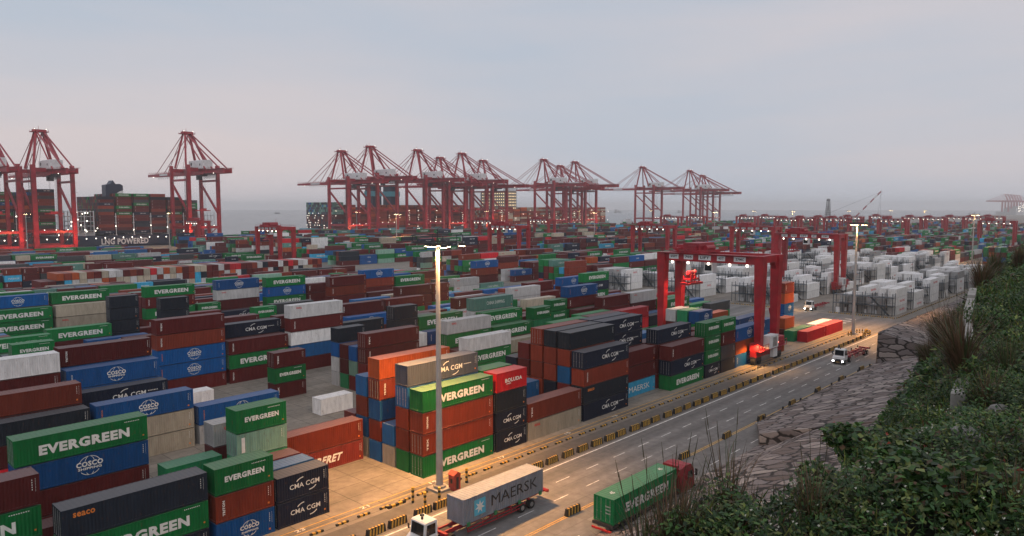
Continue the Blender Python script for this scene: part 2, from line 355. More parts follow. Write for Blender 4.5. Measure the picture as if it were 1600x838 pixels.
rev = empty('stone_revetment', (130, 46, 0), 0, 'rubble stone slope with mortar joints rising from the road edge below the green hill', 'stone wall')
def rel(mb):  # world coordinates to revetment-local
    mb.v = [(a-130, b-46, c) for a, b, c in mb.v]; return mb
def grid_surface(x0, x1, y0, y1, fz, nx_, ny_, jit=.05):
    mb = MB(); rr = random.Random(3)
    vs = [(x0+(x1-x0)*i/nx_, y0+(y1-y0)*j/ny_, fz(x0+(x1-x0)*i/nx_, y0+(y1-y0)*j/ny_)+(rr.uniform(-jit, jit))) for j in range(ny_+1) for i in range(nx_+1)]
    mb.add(vs, [(j*(nx_+1)+i, j*(nx_+1)+i+1, (j+1)*(nx_+1)+i+1, (j+1)*(nx_+1)+i) for j in range(ny_) for i in range(nx_)]); return mb
z2 = lambda x, y: .35+(46.3-y)*.34
def xs2(y): return 105-(46.3-y)*2.1 if y > 41.5 else 94.9-(41.5-y)*.1
a_ = MB(); rr = random.Random(3); ny_, nx_ = 42, 74
vs = []
for j in range(ny_+1):
    y = 12+(46.3-12)*j/ny_
    for i in range(nx_+1):
        x = xs2(y)+(163-xs2(y))*i/nx_; vs.append((x, y, z2(x, y)+(rr.uniform(-.05, .05) if i else 0)))
a_.add(vs, [(j*(nx_+1)+i, j*(nx_+1)+i+1, (j+1)*(nx_+1)+i+1, (j+1)*(nx_+1)+i) for j in range(ny_) for i in range(nx_)])
ev_ = [vs[j*(nx_+1)] for j in range(ny_+1)]
a_.add(ev_+[(x, y, z-4) for x, y, z in ev_], [(j, j+1, ny_+1+j+1, ny_+1+j) for j in range(ny_)])
a_.add([(105, 46.3, .42), (163, 46.3, .42), (163, 46.3, 0), (105, 46.3, 0)], [(0, 3, 2, 1)])
rel(a_).build('lower_slope', 'stone', rev)
z1 = lambda x, y: .2+(41.8-y)*.34+min(1.5, max(0, (39.0-y)*.3))
b_ = grid_surface(20, 96, 8, 41.8, z1, 90, 40); rel(b_).build('near_slope', 'stone', rev)
def z3(x, y): return max(6.9-.2*(46.2-y), .4+(46.3-y)*.34)
c_ = grid_surface(163, 330, 14, 46.2, z3, 110, 30)
c_.add([(163, 46.2, 6.9), (163, 46.2, 0), (163, 14, 0), (163, 14, z3(0, 14)), (163, 34, z3(0, 34))], [(0, 1, 2, 3, 4)])
c_.add([(163, 46.2, 6.95), (330, 46.2, 6.95), (330, 46.35, 0), (163, 46.35, 0)], [(0, 3, 2, 1)])
rel(c_).build('upper_buttress', 'stone', rev)
rel(MB().box(105, 163, 46.32, 46.7, 0, .15)).build('kerb', 'concrete_l', rev)

# ------------------------------------------------------------------ containers
# code: (paint colour, colour words, marking key, marking words)
GRN = (.001, .16, .036); BLU = (.001, .08, .28); MAR = (.1, .009, .009); RST = (.2, .03, .014); NAV = (.008, .015, .038); TAN = (.4, .35, .27); GRY = (.42, .42, .42)
CODE = {
 'G': (GRN, 'green', 'EV', 'with bold white lettering'), 'V': ((.02, .26, .1), 'bright green', None, ''), 'v': (GRN, 'plain green', None, ''),
 'B': (BLU, 'blue', 'CO', 'with white globe emblem'), 'b': ((.01, .11, .3), 'plain blue', 'mk', ''),
 'M': (MAR, 'dark red', 'TR', 'with upright white letters'), 'm': ((.1, .016, .017), 'plain maroon', 'mk', ''),
 'R': (RST, 'rust brown', 'TR', 'with upright white letters'), 'r': ((.22, .035, .018), 'plain rust', 'mk', ''),
 'O': ((.4, .075, .018), 'orange', 'mk', ''), 'N': (NAV, 'navy', 'CM', 'with white arc and lettering'), 'K': ((.01, .017, .03), 'near black', 'mk', ''),
 'k': ((.016, .024, .04), 'dark navy', 'SE', 'with small orange lettering'), 'T': (TAN, 'beige', 'mk', ''), 'S': (GRY, 'light grey', 'OO', 'with small red lettering'),
 's': (TAN, 'beige', 'OO', 'with small red lettering'), 'W': ((.72, .72, .72), 'white', None, ''), 'L': ((.04, .36, .6), 'sky blue', 'MA', 'with large white lettering'), 'C': ((.1, .24, .2), 'grey green', 'CH', 'with thin white capitals'),
 'c': ((.2, .36, .28), 'pale green', 'pl', 'with white panel'), 'P': ((.5, .012, .022), 'bright red', 'mk', ''), 'F': ((.2, .025, .018), 'deep red', 'MF', 'with slanted white lettering'),
 'Q': ((.5, .012, .022), 'bright red', 'BO', 'with white lettering'), 'g': ((.06, .072, .105), 'dark grey', 'CM', 'with white arc and lettering'), 'A': ((.05, .055, .06), 'charcoal', 'mk', ''),
 'Y': ((.6, .3, .02), 'yellow', None, ''), 'E': ((.86, .86, .85), 'white reefer', 'TW', 'with red lettering'), 'e': ((.88, .88, .86), 'white reefer', None, ''),
}
PH = 2.72; SP = 6.45; RW = 2.84
XK = lambda k: 55.9+SP*k
BY = [66.6, 99.3, 130.0, 161.0, 187.0, 218.0, 249.0, 280.0, 352.0, 383.0, 414.0, 445.0, 476.0, 507.0, 538.0, 569.0]
SPEC = {0: [(-8,40,1,'MNGM'),(-8,40,0,'NG'),(-8,40,3,'m'),(-6,40,0,'NGk'),(-6,40,1,'m'),(-6,40,4,'m'),(-6,40,5,'mMBG'),(-4,20,0,'BRG'),(-3,20,0,'NN'),(-3,20,1,'Mb'),(-3,20,2,'mM'),(-3,20,3,'vVcG'),(-3,20,5,'rmS'),
   (-4,20,4,'mV'),(-4,20,2,'m'),(-2,40,4,'FR'),
   (0,40,0,'GRRG'),(0,40,1,'GRRbg'),(0,20,2,'sb'),(0,40,3,'bRbRO'),(0,40,4,'sbRb'),(0,40,5,'bm'),
   (2,20,0,'NNKQ'),(2,20,1,'NKmG'),(3,40,0,'sR'),(3,40,1,'N'),(3,40,3,'Rb'),
   (5,40,0,'NkRN'),(5,40,1,'NMbRK'),(5,40,2,'RNRRK'),(5,40,3,'NRRRR'),(5,40,4,'NRMM'),(5,40,5,'RNN'),
   (7,40,1,'LMM'),(7,40,2,'MMMNN'),(7,40,3,'MMNNN'),(7,40,4,'MNm'),(9,40,0,'GNM'),(9,40,1,'MMMN'),(9,40,2,'Rmm'),(9,40,4,'MMb'),
   (11,20,0,'NGGG'),(12,20,0,'KAMG'),(11,20,1,'GGM'),(12,20,2,'MMM'),(13,40,0,'BOB'),(13,20,3,'MMGB'),(13,20,4,'MGMV'),(13,20,5,'MRMS'),(15,40,5,'GGO'),(13,40,1,'MR'),
   (15.9,20,0,'O'),(15,40,2,'RBB'),(17,40,3,'bB'),(20,20,3,'BBBOR'),(19,20,2,'mO'),(18.8,40,1,'V'),(19,40,0,'P'),(21,40,0,'P'),(21,40,1,'W')],
 1: [(-6,40,0,'PMK'),(-6,40,1,'MNMR'),(-6,40,2,'mMM'),(-6,40,4,'MMMMW'),(-8,40,1,'mMN'),(-8,40,3,'mMRM'),(-4,40,0,'TTB'),(-4,40,4,'mMBB'),(-4,40,5,'MmBBM'),(-4,40,2,'M'),(-2,40,0,'SB'),(-2,40,2,'m'),
   (1,20,5,'MGM'),(1,20,0,'W'),(3,40,0,'b'),(3,40,2,'bMMM'),(3,20,3,'McB'),(3,20,4,'VmM'),(3,20,5,'SSBK'),(4,20,3,'MMb'),(4,20,5,'MGK'),(5,20,4,'MMW'),(5,20,5,'KMKKK'),(5,20,1,'M'),
   (6,40,0,'GGW'),(6,40,2,'GMGS'),(6,40,3,'MM'),(6,40,4,'MMB'),(6,40,5,'MGGG'),(8,40,1,'MT'),(8,40,2,'MMG'),(8,40,3,'MGGG'),(8,40,4,'MMMSC'),(10,20,2,'MGVG'),(10,20,1,'GA'),(10,20,4,'MMM'),(11,20,2,'MA'),(12,20,4,'MVGG'),(12,20,3,'MM'),
   (13,40,4,'MMGMB'),(14,40,2,'GMMM'),(14,40,1,'mN'),(16,40,2,'MMMS'),(16,40,1,'Mb'),(18,40,0,'G'),(18,40,2,'MGG'),(19,40,4,'MGP'),(20,20,0,'S')],
 2: [(-1,40,0,'MBBRM'),(-4,20,3,'MMVG'),(-3,20,2,'MMN'),(-4,40,5,'MMN'),(1,40,0,'MGM'),(1,40,1,'MMMN'),(1,40,4,'MSSm'),(3,40,0,'MbWMS'),(3,40,2,'MSNM'),(5,40,1,'MMK'),(6,40,3,'MmB'),(6,40,4,'MMRM'),
   (8,40,1,'MMm'),(8,40,4,'GGGM'),(10,40,0,'MMSM'),(10,40,3,'MGB'),(12,40,1,'MMG'),(14,40,2,'MMSS'),(16,40,4,'mmMM'),(18,40,0,'MMGNG'),(19,40,5,'MGMB')],
 3: [(1,20,0,'KMSKK'),(0,20,4,'KKKKK'),(-2,40,3,'MMG'),(2,40,4,'MGM'),(8,20,3,'MY'),(9,40,5,'MMMRM'),(11,40,0,'MMMM'),(13,20,0,'MGMM'),(5,20,3,'KvG'),(6,40,1,'MMM'),(9,40,1,'RMb')],
 4: [(-3,40,0,'MGGG'),(-3,40,1,'MMMMB'),(-1,40,0,'MGsT'),(-1,40,1,'MMMMG'),(2,40,0,'MMGMG'),(2,40,1,'MMMM'),(5,40,1,'MMMSB'),(7,40,0,'MMGBG'),(12,40,0,'MMMRB'),(14,40,0,'MMGG'),(16,20,0,'MG'),(17,20,1,'MKK'),(18,40,0,'MSS'),(20,40,1,'MMMRB'),(9,40,0,'MmMM'),(4,20,0,'MVG')],
}
EMPTY = {(0, k): 1 for k in range(-10, 26)}
for k in range(-1, 3): EMPTY[(1, k)] = 1
for k in (0, ): EMPTY[(2, k)] = 1
PALW = 'MMMMMMMMMMmmmmmmmRRrrrGGGGGGGvBBBbbNNNNKKAASSTWsLCcPO'
C = []   # dict per container
def put(b, x, y, size, codes, z0=0., rot=0, up=None):
    z = z0; n = len(codes)
    for i, c in enumerate(codes):
        C.append(dict(b=b, x=x, y=y, L=12.19 if size == 40 else 6.06, c=c, z=z, h=2.62 if c != 'T' else 2.62, lev=i, n=n, rot=rot)); z += PH
def fill(b, y0, k0, k1, hmin, hmax, pal, occ, dens=.9, seed=0):
    rr = random.Random(100+b*7+seed)
    for j in range(6):
        k = k0
        while k < k1:
            size = 20 if rr.random() < .22 else 40; w_ = 1 if size == 20 else 2
            if any((kk, j) in occ for kk in range(int(k), int(k)+w_)) or EMPTY.get((b, k)) or EMPTY.get((b, k+w_-1)) and b < 3: k += 1; continue
            ph = math.sin(k*.31+b*1.7)+math.sin(k*.13+b)
            hh = hmin+(hmax-hmin)*(.5+.25*ph)+rr.uniform(-1.1, 1.1); hh = int(round(min(hmax, max(0 if rr.random() < .1 else hmin, hh))))
            if rr.random() < dens and hh > 0:
                base = rr.choice(pal); cs = ''.join(rr.choice(pal) if rr.random() < .65 else base for _ in range(hh))
                put(b, XK(k), y0+RW*j, size, cs)
            k += w_
for b, y0 in enumerate(BY):
    occ = set()
    for (k, size, j, cs) in SPEC.get(b, []):
        put(b, XK(k), y0+RW*j, size, cs)
        for kk in range(math.floor(k), math.ceil(k+(2 if size == 40 else 1))): occ.add((kk, j))
    k0 = int((.17*y0-60)/SP)-3
    if b > 0:
        hm = {1: (1, 3), 2: (1, 3), 3: (1, 3), 4: (1, 3), 5: (1, 3), 6: (1, 2), 7: (1, 2)}.get(b, (1, 3) if b < 12 else (1, 2))
        fill(b, y0, max(k0, -9), 22, hm[0], hm[1], PALW, occ)
    fill(b, y0, 28 if b >= 4 else 66, 200, 2, 5 if b > 5 else 4, PALW+'GGGMMv', set(), .9, 5)
# across-lying rows seen end on
rr = random.Random(5)
PX0 = 78
for i in range(46):
    n = 3 if i not in (0, 1) else 2
    cs = ''.join(rr.choice('SSSTMMMRRPLKsOr') for _ in range(n))
    put(20, PX0+i*2.62, 312.0, 40, cs, rot=1)
# refrigerated yard
RF = []
for gi, y0 in enumerate([64.0, 99.3, 130.0, 161.0]):
    for bi in range(12):
        x0 = 242.5+bi*20.3+(gi % 2)*1.5
        if gi == 0 and bi > 7: continue
        RF.append((gi, bi, x0, y0))
        for j in range(6):
            n = rr.choice([0, 1, 2, 2, 3, 3, 3]) if not (gi == 0 and bi == 0) else [3, 3, 1, 3, 2, 2][j]
            if gi == 1 and bi == 0: n = [1, 2, 3, 3, 2, 3][j]
            cs = ''.join(rr.choice('eeEeSE') for _ in range(n))
            if gi == 0 and bi == 0 and j == 0: cs = 'EEe'
            put(30+gi, x0, y0+RW*j, 40 if rr.random() < .93 else 20, cs)
# ships' cargo
def ship_cargo(b, x0, x1, y0, y1, z0, tiers, pal, bay=14.2, seed=1, facepal=None):
    rr = random.Random(seed); x = x0; bi = 0
    while x+12.2 < x1:
        t = tiers(bi, x) if callable(tiers) else tiers
        ny = int((y1-y0)/2.5)
        for j in range(ny):
            if 0 < j < ny-1 and bi not in (0,) and x+bay+12.2 < x1 and j > 2: 
                lv = (t-1,)
            else: lv = range(t)
            nt = t-(1 if rr.random() < .15 else 0)
            for l in lv:
                if l >= nt and not j == 0: continue
                C.append(dict(b=b, x=x, y=y0+j*2.5, L=12.19, c=rr.choice(pal), z=z0+l*2.65, h=2.6, lev=l, n=t, rot=0))
        x += bay; bi += 1
SX1 = 312
def t1(bi, x): return 13 if x > 145 else 14
rr_ = random.Random(4)
ship_cargo(40, 40, 190, 676, 732, 11, lambda bi, x: 13 if bi % 3 else 14, 'GGNNMMRrmOBA', 14.4, 4)
ship_cargo(41, 214, SX1, 676, 732, 11, lambda bi, x: [12, 13, 13, 13, 12, 11, 9][min(bi, 6)], 'MMMrmGNKAR', 14.4, 8)
ship_cargo(42, 446, 452+14, 676, 732, 10, 11, 'LLbCcNAbLc', 14.4, 6)
ship_cargo(43, 462, 655, 676, 732, 10, lambda bi, x: 9 if bi % 4 else 10, 'RRrrMOOm', 14.4, 9)
ship_cargo(44, 690, 960, 676, 732, 10, lambda bi, x: 9 if bi % 3 else 8, 'RRrOMTsO', 14.4, 10)
for c in C:
    if c['b'] == 42: c['c'] = rr.choice('mMAN' if c['lev'] < 6 else 'CcgAAb')
C = [c for c in C if not (c['b'] >= 5 and c['b'] < 20 and c['lev'] < c['n']-2 and abs((c['y']-BY[c['b']])) > 3)]
# measure how large each container shows, by casting rays from the camera
A = np.array([[c['x'], c['x']+(2.44 if c['rot'] else c['L']), c['y'], c['y']+(c['L'] if c['rot'] else 2.44), c['z'], c['z']+c['h']] for c in C])
V8 = np.stack([np.stack([A[:, i], A[:, 2+j], A[:, 4+k]], -1) for i, j, k in ((0, 0, 0), (1, 0, 0), (1, 1, 0), (0, 1, 0), (0, 0, 1), (1, 0, 1), (1, 1, 1), (0, 1, 1))], 1).reshape(-1, 3)
FB = np.array([(0, 3, 2, 1), (4, 5, 6, 7), (0, 1, 5, 4), (1, 2, 6, 5), (2, 3, 7, 6), (3, 0, 4, 7)])
FA = (FB[None]+8*np.arange(len(C))[:, None, None]).reshape(-1, 4)
bvh = BVHTree.FromPolygons([tuple(q) for q in V8.tolist()], [tuple(q) for q in FA.tolist()])
hits = np.zeros(len(C), int); usum = np.zeros(len(C)); org = Vector((0, 0, H))
for v_ in np.arange(300.5, 838, 2.5):
    for u_ in np.arange(1.0, 1600, 2.5):
        if v_ > 600 and u_ > 1200 or u_ > 1500 and v_ > 450: continue
        D = right*((u_-800)/F)+up*((419-v_)/F)+fwd
        r_ = bvh.ray_cast(org, D)
        if r_[2] is not None: i_ = r_[2]//6; hits[i_] += 1; usum[i_] += u_
order = np.argsort(-hits, kind='stable')
NIND = 298
ind = [int(i) for i in order[:NIND] if hits[i] > 0]
inds = set(ind)
print('containers', len(C), 'visible', int((hits > 0).sum()), 'smallest individual', hits[ind[-1]])

# --- shared container meshes
def corr_profile(L_, amp=.036, pitch=.28):
    n = int(L_/pitch); p = L_/n; pts = []
    for i in range(n):
        x = -L_/2+i*p; pts += [(x, 0), (x+p*.27, 0), (x+p*.5, amp), (x+p*.77, amp)]
    pts.append((L_/2, 0)); return pts
_cm = {}
def cmesh(kind, L_, h=2.62):
    key = (kind, L_)
    if key in _cm: return _cm[key]
    mb = MB(); mb.mat('paint'); X = L_/2; W = 1.22
    if kind == 'frame':
        for sx in (-1, 1):
            for sy in (-1, 1):
                mb.box(min(sx*X, sx*(X-.16)), max(sx*X, sx*(X-.16)), min(sy*W, sy*(W-.12)), max(sy*W, sy*(W-.12)), 0, h)
            mb.box(min(sx*(X-.005), sx*(X-.1)), max(sx*(X-.005), sx*(X-.1)), -W+.12, W-.12, 0.02, .16); mb.box(min(sx*(X-.005), sx*(X-.1)), max(sx*(X-.005), sx*(X-.1)), -W+.12, W-.12, h-.13, h-.005)
        for sy in (-1, 1):
            for z0, z1 in ((.02, .17), (h-.09, h-.006)):
                mb.box(-X+.16, X-.16, min(sy*(W-.004), sy*(W-.07)), max(sy*(W-.004), sy*(W-.07)), z0, z1)
        for sx in (-1, 1):
            for sy in (-1, 1):
                for z0, z1 in ((-.004, .118), (h-.115, h+.006)):
                    mb.box(min(sx*(X+.006), sx*(X-.175)), max(sx*(X+.006), sx*(X-.175)), min(sy*(W+.006), sy*(W-.16)), max(sy*(W+.006), sy*(W-.16)), z0, z1)
    elif kind == 'side':
        pts = corr_profile(L_-.32); vs = []
        for x, d in pts: vs += [(x, -W+.012+d, .17), (x, -W+.012+d, h-.09)]
        mb.add(vs, [(2*i, 2*i+2, 2*i+3, 2*i+1) for i in range(len(pts)-1)])
    elif kind == 'roof':
        pts = corr_profile(L_-.2, .02, .42); vs = []
        for x, d in pts: vs += [(x, -W+.07, h-.012-d), (x, W-.07, h-.012-d)]
        mb.add(vs, [(2*i, 2*i+2, 2*i+3, 2*i+1) for i in range(len(pts)-1)])
    elif kind == 'floor': mb.box(-X+.1, X-.1, -W+.07, W-.07, .05, .15)
    elif kind == 'end':
        pts = corr_profile(2.2, .04, .3); vs = []
        for y, d in pts: vs += [(-X+.03+d, y, .16), (-X+.03+d, y, h-.13)]
        mb.add(vs, [(2*i, 2*i+1, 2*i+3, 2*i+2) for i in range(len(pts)-1)])
    elif kind == 'door':
        mb.box(-X+.03, -X+.08, .012, 1.09, .17, h-.135)
        for z in (.75, 1.35, 1.95): mb.box(-X+.015, -X+.03, .04, 1.06, z, z+.03)
    elif kind == 'bar':
        mb.mats = []; mb.mat('steel')
        mb.tube((-X-.01, 0, .2), (-X-.01, 0, h-.16), .022, n=6); mb.box(-X-.03, -X+.02, -.05, .05, 1.0, 1.08)
    elif kind == 'body': mb.mats = []; mb.mat('paintb'); mb.box(-X, X, -W, W, 0, h)
    me = mb.mesh(kind); 
    _cm[key] = me; return me
_lm = {}
def lettering(kind, L_, seed=0):
    """meshes of the lettering and emblems, local to the container, on its road-side wall"""
    big = L_ > 8; key = (kind, big, seed)
    if key in _lm: return _lm[key]
    y = -1.228; mb = MB(); X = L_/2; h = 2.62
    def codes():
        mb.mat('white')
        for i in range(5): mb.add([(X-.62, y, 2.1-i*.2), (X-.56, y, 2.1-i*.2), (X-.56, y, 2.22-i*.2), (X-.62, y, 2.22-i*.2)], [(0, 1, 2, 3)])
        for i in range(9): mb.add([(X-.36, y, 2.2-i*.13), (X-.33, y, 2.2-i*.13), (X-.33, y, 2.27-i*.13), (X-.36, y, 2.27-i*.13)], [(0, 1, 2, 3)])
        if seed % 2:
            mb.mat('orange_t'); mb.add([(X-.7, y, .42), (X-.5, y, .42), (X-.5, y, .62), (X-.7, y, .62)], [(0, 1, 2, 3)])
    if kind == 'EV':
        mb.mat('white'); (add_text(mb, 'EVERGREEN', .2, 1.22, 8.3, 1.02, y, .05) if big else add_text(mb, 'EVERGREEN', .1, 1.45, 4.1, .58, y, .05))
        for i in range(9): mb.add([(X-2.2+i*.17, y, 2.28), (X-2.1+i*.17, y, 2.28), (X-2.1+i*.17, y, 2.36), (X-2.2+i*.17, y, 2.36)], [(0, 1, 2, 3)])
        mb.mat('orange_t'); mb.add([(X-.45, y, .5), (X-.3, y, .5), (X-.3, y, .65), (X-.45, y, .65)], [(0, 1, 2, 3)])
    elif kind == 'CO':
        mb.mat('white'); k = 1.0 if big else .8; cx = .3
        add_text(mb, 'COSCO', cx, 1.5, 2.5*k, .55*k, y, .04); add_text(mb, 'SHIPPING', cx, 1.02, 2.2*k, .26*k, y, .03)
        ring(mb, cx, 1.36, 1.05*k, .95*k, .06, y+.001, .42, PI-.42); ring(mb, cx, 1.26, 1.05*k, .95*k, .06, y+.001, PI+.62, 2*PI-.62)
        ring(mb, cx, 1.36, .5*k, .95*k, .05, y+.001, .5, PI-.5); ring(mb, cx, 1.26, .5*k, .95*k, .05, y+.001, PI+.8, 2*PI-.8)
        codes()
        if big: add_text(mb, 'COSCO', -X+.75, 1.4, 1.3, .16, y, .03, vertical=True)
    elif kind == 'CM':
        mb.mat('white'); s_ = 1.0 if big else .8; cx = .9 if big else .1
        add_text(mb, 'CMA CGM', cx, 1.3, 4.4*s_, .66*s_, y, .015)
        ring(mb, cx-.1, 1.45, 1.25*s_, .85*s_, .11, y+.001, PI*.52, PI*.84); ring(mb, cx+.5, 1.15, 1.25*s_, .85*s_, .11, y+.001, -PI*.5, -PI*.16)
        for i in range(7): mb.add([(cx+2.5*s_+i*.2, y, 1.4), (cx+2.62*s_+i*.2, y, 1.4), (cx+2.62*s_+i*.2, y, 1.52), (cx+2.5*s_+i*.2, y, 1.52)], [(0, 1, 2, 3)]) if big else None
        codes()
    elif kind == 'SE':
        mb.mat('orange_t'); add_text(mb, 'seaco', -X+1.75, 2.05, 1.7, .42, y, .03); codes()
    elif kind == 'OO':
        mb.mat('redtext'); add_text(mb, 'OOCL', -X+1.9, 2.0, 1.3, .38, y, .05); codes()
    elif kind == 'TR':
        mb.mat('white'); add_text(mb, 'TRITON' if seed % 2 else 'TEX', -X+.8, 1.35, 1.5, .26, y, .05, vertical=True); codes()
    elif kind == 'MA':
        mb.mat('white'); add_text(mb, 'MAERSK', .9 if big else .3, 1.25, 6.6*(1 if big else .62), 1.0*(1 if big else .7), y, .0); codes()
    elif kind == 'MF':
        mb.mat('white'); add_text(mb, 'MARFRET', -.1, 1.3, 5.6, 1.0, y, .04, shear=.06); codes()
    elif kind == 'BO':
        mb.mat('white'); add_text(mb, 'BOLUDA', .4, 1.4, 3.4, .55, y, .03); add_text(mb, 'LINES', -.6, .95, .9, .2, y, .02)
    elif kind == 'CH':
        mb.mat('white'); add_text(mb, 'CHINA SHIPPING', .4, 1.4, (5.6 if big else 3.6), .72, y, .0); codes()
    elif kind == 'TW':
        mb.mat('redtext'); add_text(mb, 'TRANS WINGS' if seed % 2 else 'OOCL', .6, 1.3, 5.6 if seed % 2 else 3.0, .7, y, .03)
    elif kind == 'pl':
        mb.mat('white'); mb.add([(-X+.6, y, .5), (-X+1.0, y, .5), (-X+1.0, y, 2.2), (-X+.6, y, 2.2)], [(0, 1, 2, 3)]); codes()
    elif kind == 'mk': codes()
    me = mb.mesh('lettering') if mb.f else None
    _lm[key] = me; return me
def set_col(o, c): o.color = (*c, 1)
CG = 'shipping containers stacked in the port yard'
NEARN = 120
blockname = {0: 'nearest block', 1: 'second block', 2: 'third block', 3: 'fourth block', 4: 'fifth block', 5: 'sixth block', 6: 'seventh block', 7: 'eighth block', 8: 'ninth block', 20: 'crosswise row',
             30: 'roadside reefer yard', 31: 'second reefer yard', 32: 'third reefer yard', 33: 'far reefer yard', 40: 'navy ship', 41: 'navy ship stern', 42: 'pale blue ship', 43: 'middle ship', 44: 'far ship'}
ordw = 'first second third fourth fifth sixth seventh eighth ninth tenth eleventh twelfth thirteenth fourteenth fifteenth sixteenth seventeenth eighteenth nineteenth twentieth'.split()
lvw = ['ground level', 'second level', 'third level', 'fourth level', 'fifth level']
keyd = {}
for i in ind:
    c = C[i]; top = c['lev'] == c['n']-1
    lp = ('topmost' if c['n'] > 1 else 'standing alone') if top else (lvw[c['lev']] if c['lev'] < 5 else 'upper tier')
    bn = blockname.get(c['b'], 'far block')
    c['k'] = (c['c'], c['L'] > 8, lp, bn); keyd.setdefault(c['k'], []).append(i)
for k_, L_ in keyd.items():
    L_.sort(key=lambda i: usum[i]/hits[i])
    for q, i in enumerate(L_):
        c = C[i]; col, cn, mkk, mw = CODE[c['c']]
        s = f"{cn} {'long' if c['L'] > 8 else 'short'} container"
        if mw: s += ' '+mw
        s += f", {c['k'][2]}, {c['k'][3]}"
        if len(L_) > 1:
            if q < 20: s += f", {ordw[q]} from left"
            else: s += f", {ordw[min(19, len(L_)-1-q)]} from right"
        C[i]['label'] = s[0].upper()+s[1:]
print('max label words', max(len(C[i]['label'].split()) for i in ind))
def tint(col, rr): f = rr.uniform(.62, .98)*(1.2 if min(col) > .35 else 1); d = rr.uniform(0, .04); return tuple(x*f*(1-d)+.3*d*.3 for x in col)
for rank, i in enumerate(ind):
    c = C[i]; col, cn, mkk, mw = CODE[c['c']]; rr = random.Random(i*13+1); col = tint(col, rr); col = tuple(min(.85, v_*(1.3 if 2 <= c['b'] < 30 or c['b'] >= 40 else 1)) for v_ in col)
    hx = c['L']/2; cx, cy = (c['x']+hx, c['y']+1.22) if not c['rot'] else (c['x']+1.22, c['y']+hx)
    rz = PI/2 if c['rot'] else 0
    t = empty('shipping_container', (cx, cy, c['z']), rz, c['label'], 'container', CG)
    let = lettering(mkk, c['L'], rr.randint(0, 1) if mkk not in ('TW',) else (1 if c['b'] == 30 else 0)) if mkk else None
    near = rank < NEARN
    if near:
        for kind, nm, r_ in (('frame', 'frame', 0), ('side', 'side_wall', 0), ('side', 'side_wall', PI), ('roof', 'roof', 0), ('floor', 'floor', 0)):
            o = link(nm, cmesh(kind, c['L']), t, (0, 0, 0), r_); set_col(o, col)
        flip = rr.random() < .5
        o = link('end_wall', cmesh('end', c['L']), t, (0, 0, 0), 0 if flip else PI); set_col(o, col)
        for s_ in (0, 1):
            dl = link('door', cmesh('door', c['L']), t, (0, (-1.1 if s_ else 0) if not flip else (1.1 if s_ else 0), 0), PI if flip else 0); set_col(dl, col)
            for yb in (.3, .8): link('locking_bar', cmesh('bar', c['L']), dl, (0, yb, 0))
    else:
        o = link('body', cmesh('body', c['L']), t); set_col(o, col)
    if let: link('lettering', let, t, (rr.uniform(-.12, .12), 0, rr.uniform(-.05, .05)))
# the rest of the containers as one mass
rest = [i for i in range(len(C)) if i not in inds]
RV = V8.reshape(-1, 8, 3)[rest].reshape(-1, 3); nb = len(rest)
RF_ = (FB[None]+8*np.arange(nb)[:, None, None]).reshape(-1, 4)
ev = [RV]; ef4 = RF_; cols = np.zeros((nb, 6, 4), np.float32)
for q, i in enumerate(rest):
    rr = random.Random(i*13+1); cols[q, :, :3] = tuple(min(.85, v_*(1.4 if C[i]['b'] < 30 or C[i]['b'] >= 40 else 1)) for v_ in tint(CODE[C[i]['c']][0], rr)); cols[q, :, 3] = 1
tv = []; tf = []; tcol = []; off = len(RV)
for q, i in enumerate(rest):
    c = C[i]; mkk = CODE[c['c']][2]
    if hits[i] < 6 or c['rot'] or mkk not in ('EV', 'CO', 'CM', 'MA', 'CH', 'OO', 'TR', 'TW'): continue
    txt, wd, hg, zz, cc, dx = {'EV': ('EVERGREEN', 8.2, 1.0, 1.25, (.7, .7, .7), 0), 'CO': ('COSCO', 2.4, .7, 1.35, (.7, .7, .7), .3), 'CM': ('CMA CGM', 4.4, .7, 1.3, (.7, .7, .7), .8), 'MA': ('MAERSK', 6, 1, 1.3, (.7, .7, .7), .5),
                               'CH': ('CHINA SHIPPING', 5.6, .7, 1.4, (.7, .7, .7), 0), 'OO': ('OOCL', 1.6, .5, 1.9, (.5, .02, .02), -3.6), 'TR': ('TEX', 1.6, .3, 1.3, (.6, .6, .6), -5.2), 'TW': ('OOCL', 3, .8, 1.3, (.5, .05, .05), .6)}[mkk]
    sc_ = 1 if c['L'] > 8 else .5
    vs, fs = text_raw(txt, .05, 1); cx = c['x']+c['L']/2+dx*sc_
    if mkk == 'TR': pv = [(cx-b_*hg, c['y']-.012, c['z']+zz+a_*wd) for a_, b_ in vs]
    else: pv = [(cx+a_*wd*sc_, c['y']-.012, c['z']+zz+b_*hg*(1 if c['L'] > 8 else .6)) for a_, b_ in vs]
    for f_ in fs: tf.append(tuple(x+off+len(tv) for x in f_)); tcol.append(cc)
    tv += pv
me = bpy.data.meshes.new('distant_containers')
allf = [tuple(q) for q in RF_.tolist()]+tf
me.from_pydata([tuple(q) for q in RV.tolist()]+tv, [], allf)
at = me.attributes.new('col', 'FLOAT_COLOR', 'FACE')
fc = np.concatenate([cols.reshape(-1, 4), np.array([(*x, 1) for x in tcol], np.float32).reshape(-1, 4)]) if tcol else cols.reshape(-1, 4)
at.data.foreach_set('color', fc.astype(np.float32).ravel()); me.materials.append(M['paints']); me.update()
tag(link('container_mass', me), 'further rows of mixed red, green, blue and grey containers filling the yard to the quay', 'containers', CG, 'stuff')

